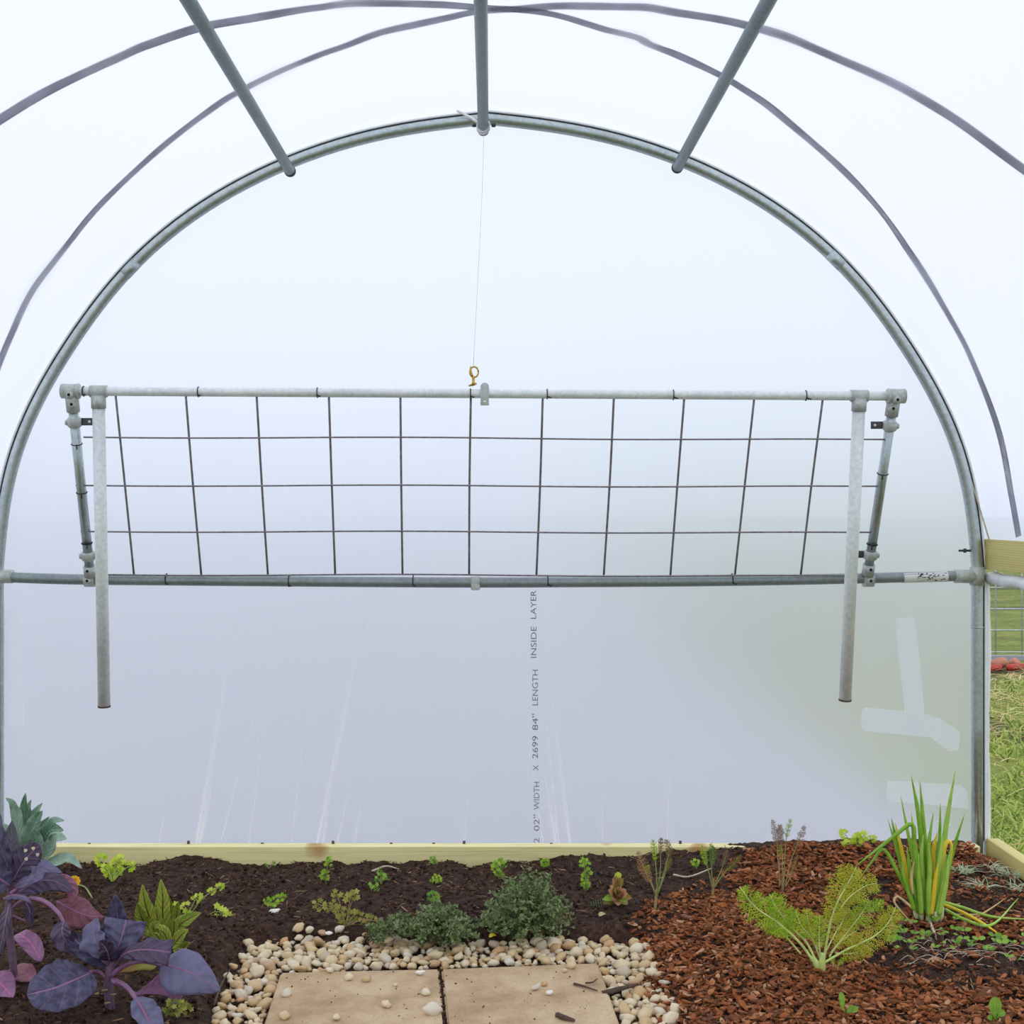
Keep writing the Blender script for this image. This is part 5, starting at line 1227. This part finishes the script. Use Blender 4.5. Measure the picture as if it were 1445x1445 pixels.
sprout(1198, 1436, [([(1190, 1424), (1188, 1410), (1186, 1400)], 9), ([(1200, 1428), (1206, 1424), (1210, 1421)], 9), ([(1196, 1430), (1200, 1424), (1203, 1419)], 8)], 'small curled green sprout in the mulch near the bottom of the photo')
sprout(1404, 1444, [([(1404, 1432), (1404, 1420), (1403, 1407)], 19), ([(1409, 1434), (1413, 1430), (1418, 1427)], 9), ([(1400, 1440), (1397, 1436), (1396, 1432)], 8)], 'young sprout with one broad round leaf at the lower right corner')

# ------------------------------------------------------------------ outside at the right
def gpt(px, py):
    z = -.09
    for _ in range(5):
        q = flat(px, py, z); z = gout(q.x, q.y)
    return flat(px, py, z)
m = MB(); s_ = MB()
RR = random.Random(5)
for k in range(34000):
    x = 1.62 + 3.6 * RR.random() ** 1.25; y = -1.3 + 5.9 * RR.random() ** .9
    q = Vector((x, y, gout(x, y)))
    if y < 4.6 - D * 0 and y > 3.2 and RR.random() < .6: continue
    f = noise.noise(Vector((q.x * 2.5, q.y * 2.5, 1)))
    if f < -.34: continue
    L = RR.uniform(.03, .09); dr = Vector((RR.gauss(0, .6), RR.gauss(0, .6), .8)).normalized()
    m.leaf([q, q + dr * L * .5, q + dr * L + Vector((RR.gauss(0, .012), RR.gauss(0, .012), -.012))], RR.uniform(.004, .009), (0, -.8, .5), 'strap', 4, 1, .0, var=RR.random())
for k in range(5200):
    if RR.random() < .82: x, y = RR.uniform(1.7, 7), RR.uniform(2.4, 5.15)
    else: x, y = RR.uniform(1.65, 5), RR.uniform(-1.3, 2.6)
    q = Vector((x, y, gout(x, y))); py = 1000 if y > 2.4 else 1100
    yaw = RR.uniform(0, 6.28); L = RR.uniform(.05, .2) * (1 if py < 1060 else .7); dr = Vector((math.cos(yaw), math.sin(yaw), RR.gauss(0, .12)))
    q.z += RR.uniform(.0, .05)
    s_.leaf([q, q + dr * L * .5 + Vector((0, 0, .012)), q + dr * L], RR.uniform(.004, .008), (0, -.3, 1), 'strap', 4, 1, 0, var=RR.random())
tag(m.build('grass', M['grass']), 'green grass blades growing outside the open right side', 'grass', kind='stuff')
tag(s_.build('straw', M['straw']), 'yellow straw strewn over the ground outside the right side', 'straw', kind='stuff')
# red edging, grey board, mesh fence
ge = gpt(1420, 949); de = ge.y + D
for x0, x1, lab in ((1330, 1413, 'red edging log outside, partly behind the corner post'), (1421, 1520, 'red edging log outside at the right edge of the photo')):
    a = P(x0, 942, de); b = P(x1, 942.5, de); r = 5.0 * de / F
    tag(MB().tube([a, a.lerp(b, .3) + Vector((0, 0, .005)), a.lerp(b, .7), b], [r * .9, r, r * 1.05, r * .9], 12, seg=12).build('edging_log', M['redlog']), lab, 'edging log', 'red edging outside')
for px, r, lab in ((1402, .035, 'dusky stone behind the red edging beside the corner post'), (1412, .055, 'pinkish stone behind the gap in the red edging'), (1433, .045, 'brown stone behind the red edging at the right edge')):
    o = put_pebble(P(px, 936, de + .12), r * 1.2, lab, None); o.name = 'stone'; o['category'] = 'stone'
    o.data = o.data.copy(); o.data.materials.clear(); o.data.materials.append(M['pinkrock'])
db = de + .6
a = P(1330, 925, db); b = P(1560, 938, db)
tag(MB().box((a.x, a.y, b.z - .1), (b.x, a.y + .04, a.z), .004).build('grey_board', M['greyboard']), 'low grey-blue board outside behind the red edging', 'board')
df = db + .25
fn = thing('wire_fence', P(1420, 930, df), 'wire mesh fence panel outside seen below the rolled film', 'fence')
for px in (1340, 1366.5, 1405, 1442, 1480, 1520):
    MB().tube([P(px, 700, df), P(px, 940, df)], 1.15 * df / F, 6).build('upright_wire', M['fence'], fn)
for py in (740, 770, 800, 829, 859, 889, 920):
    MB().tube([P(1320, py, df), P(1560, py + .5, df)], 1.15 * df / F, 6).build('cross_wire', M['fence'], fn)
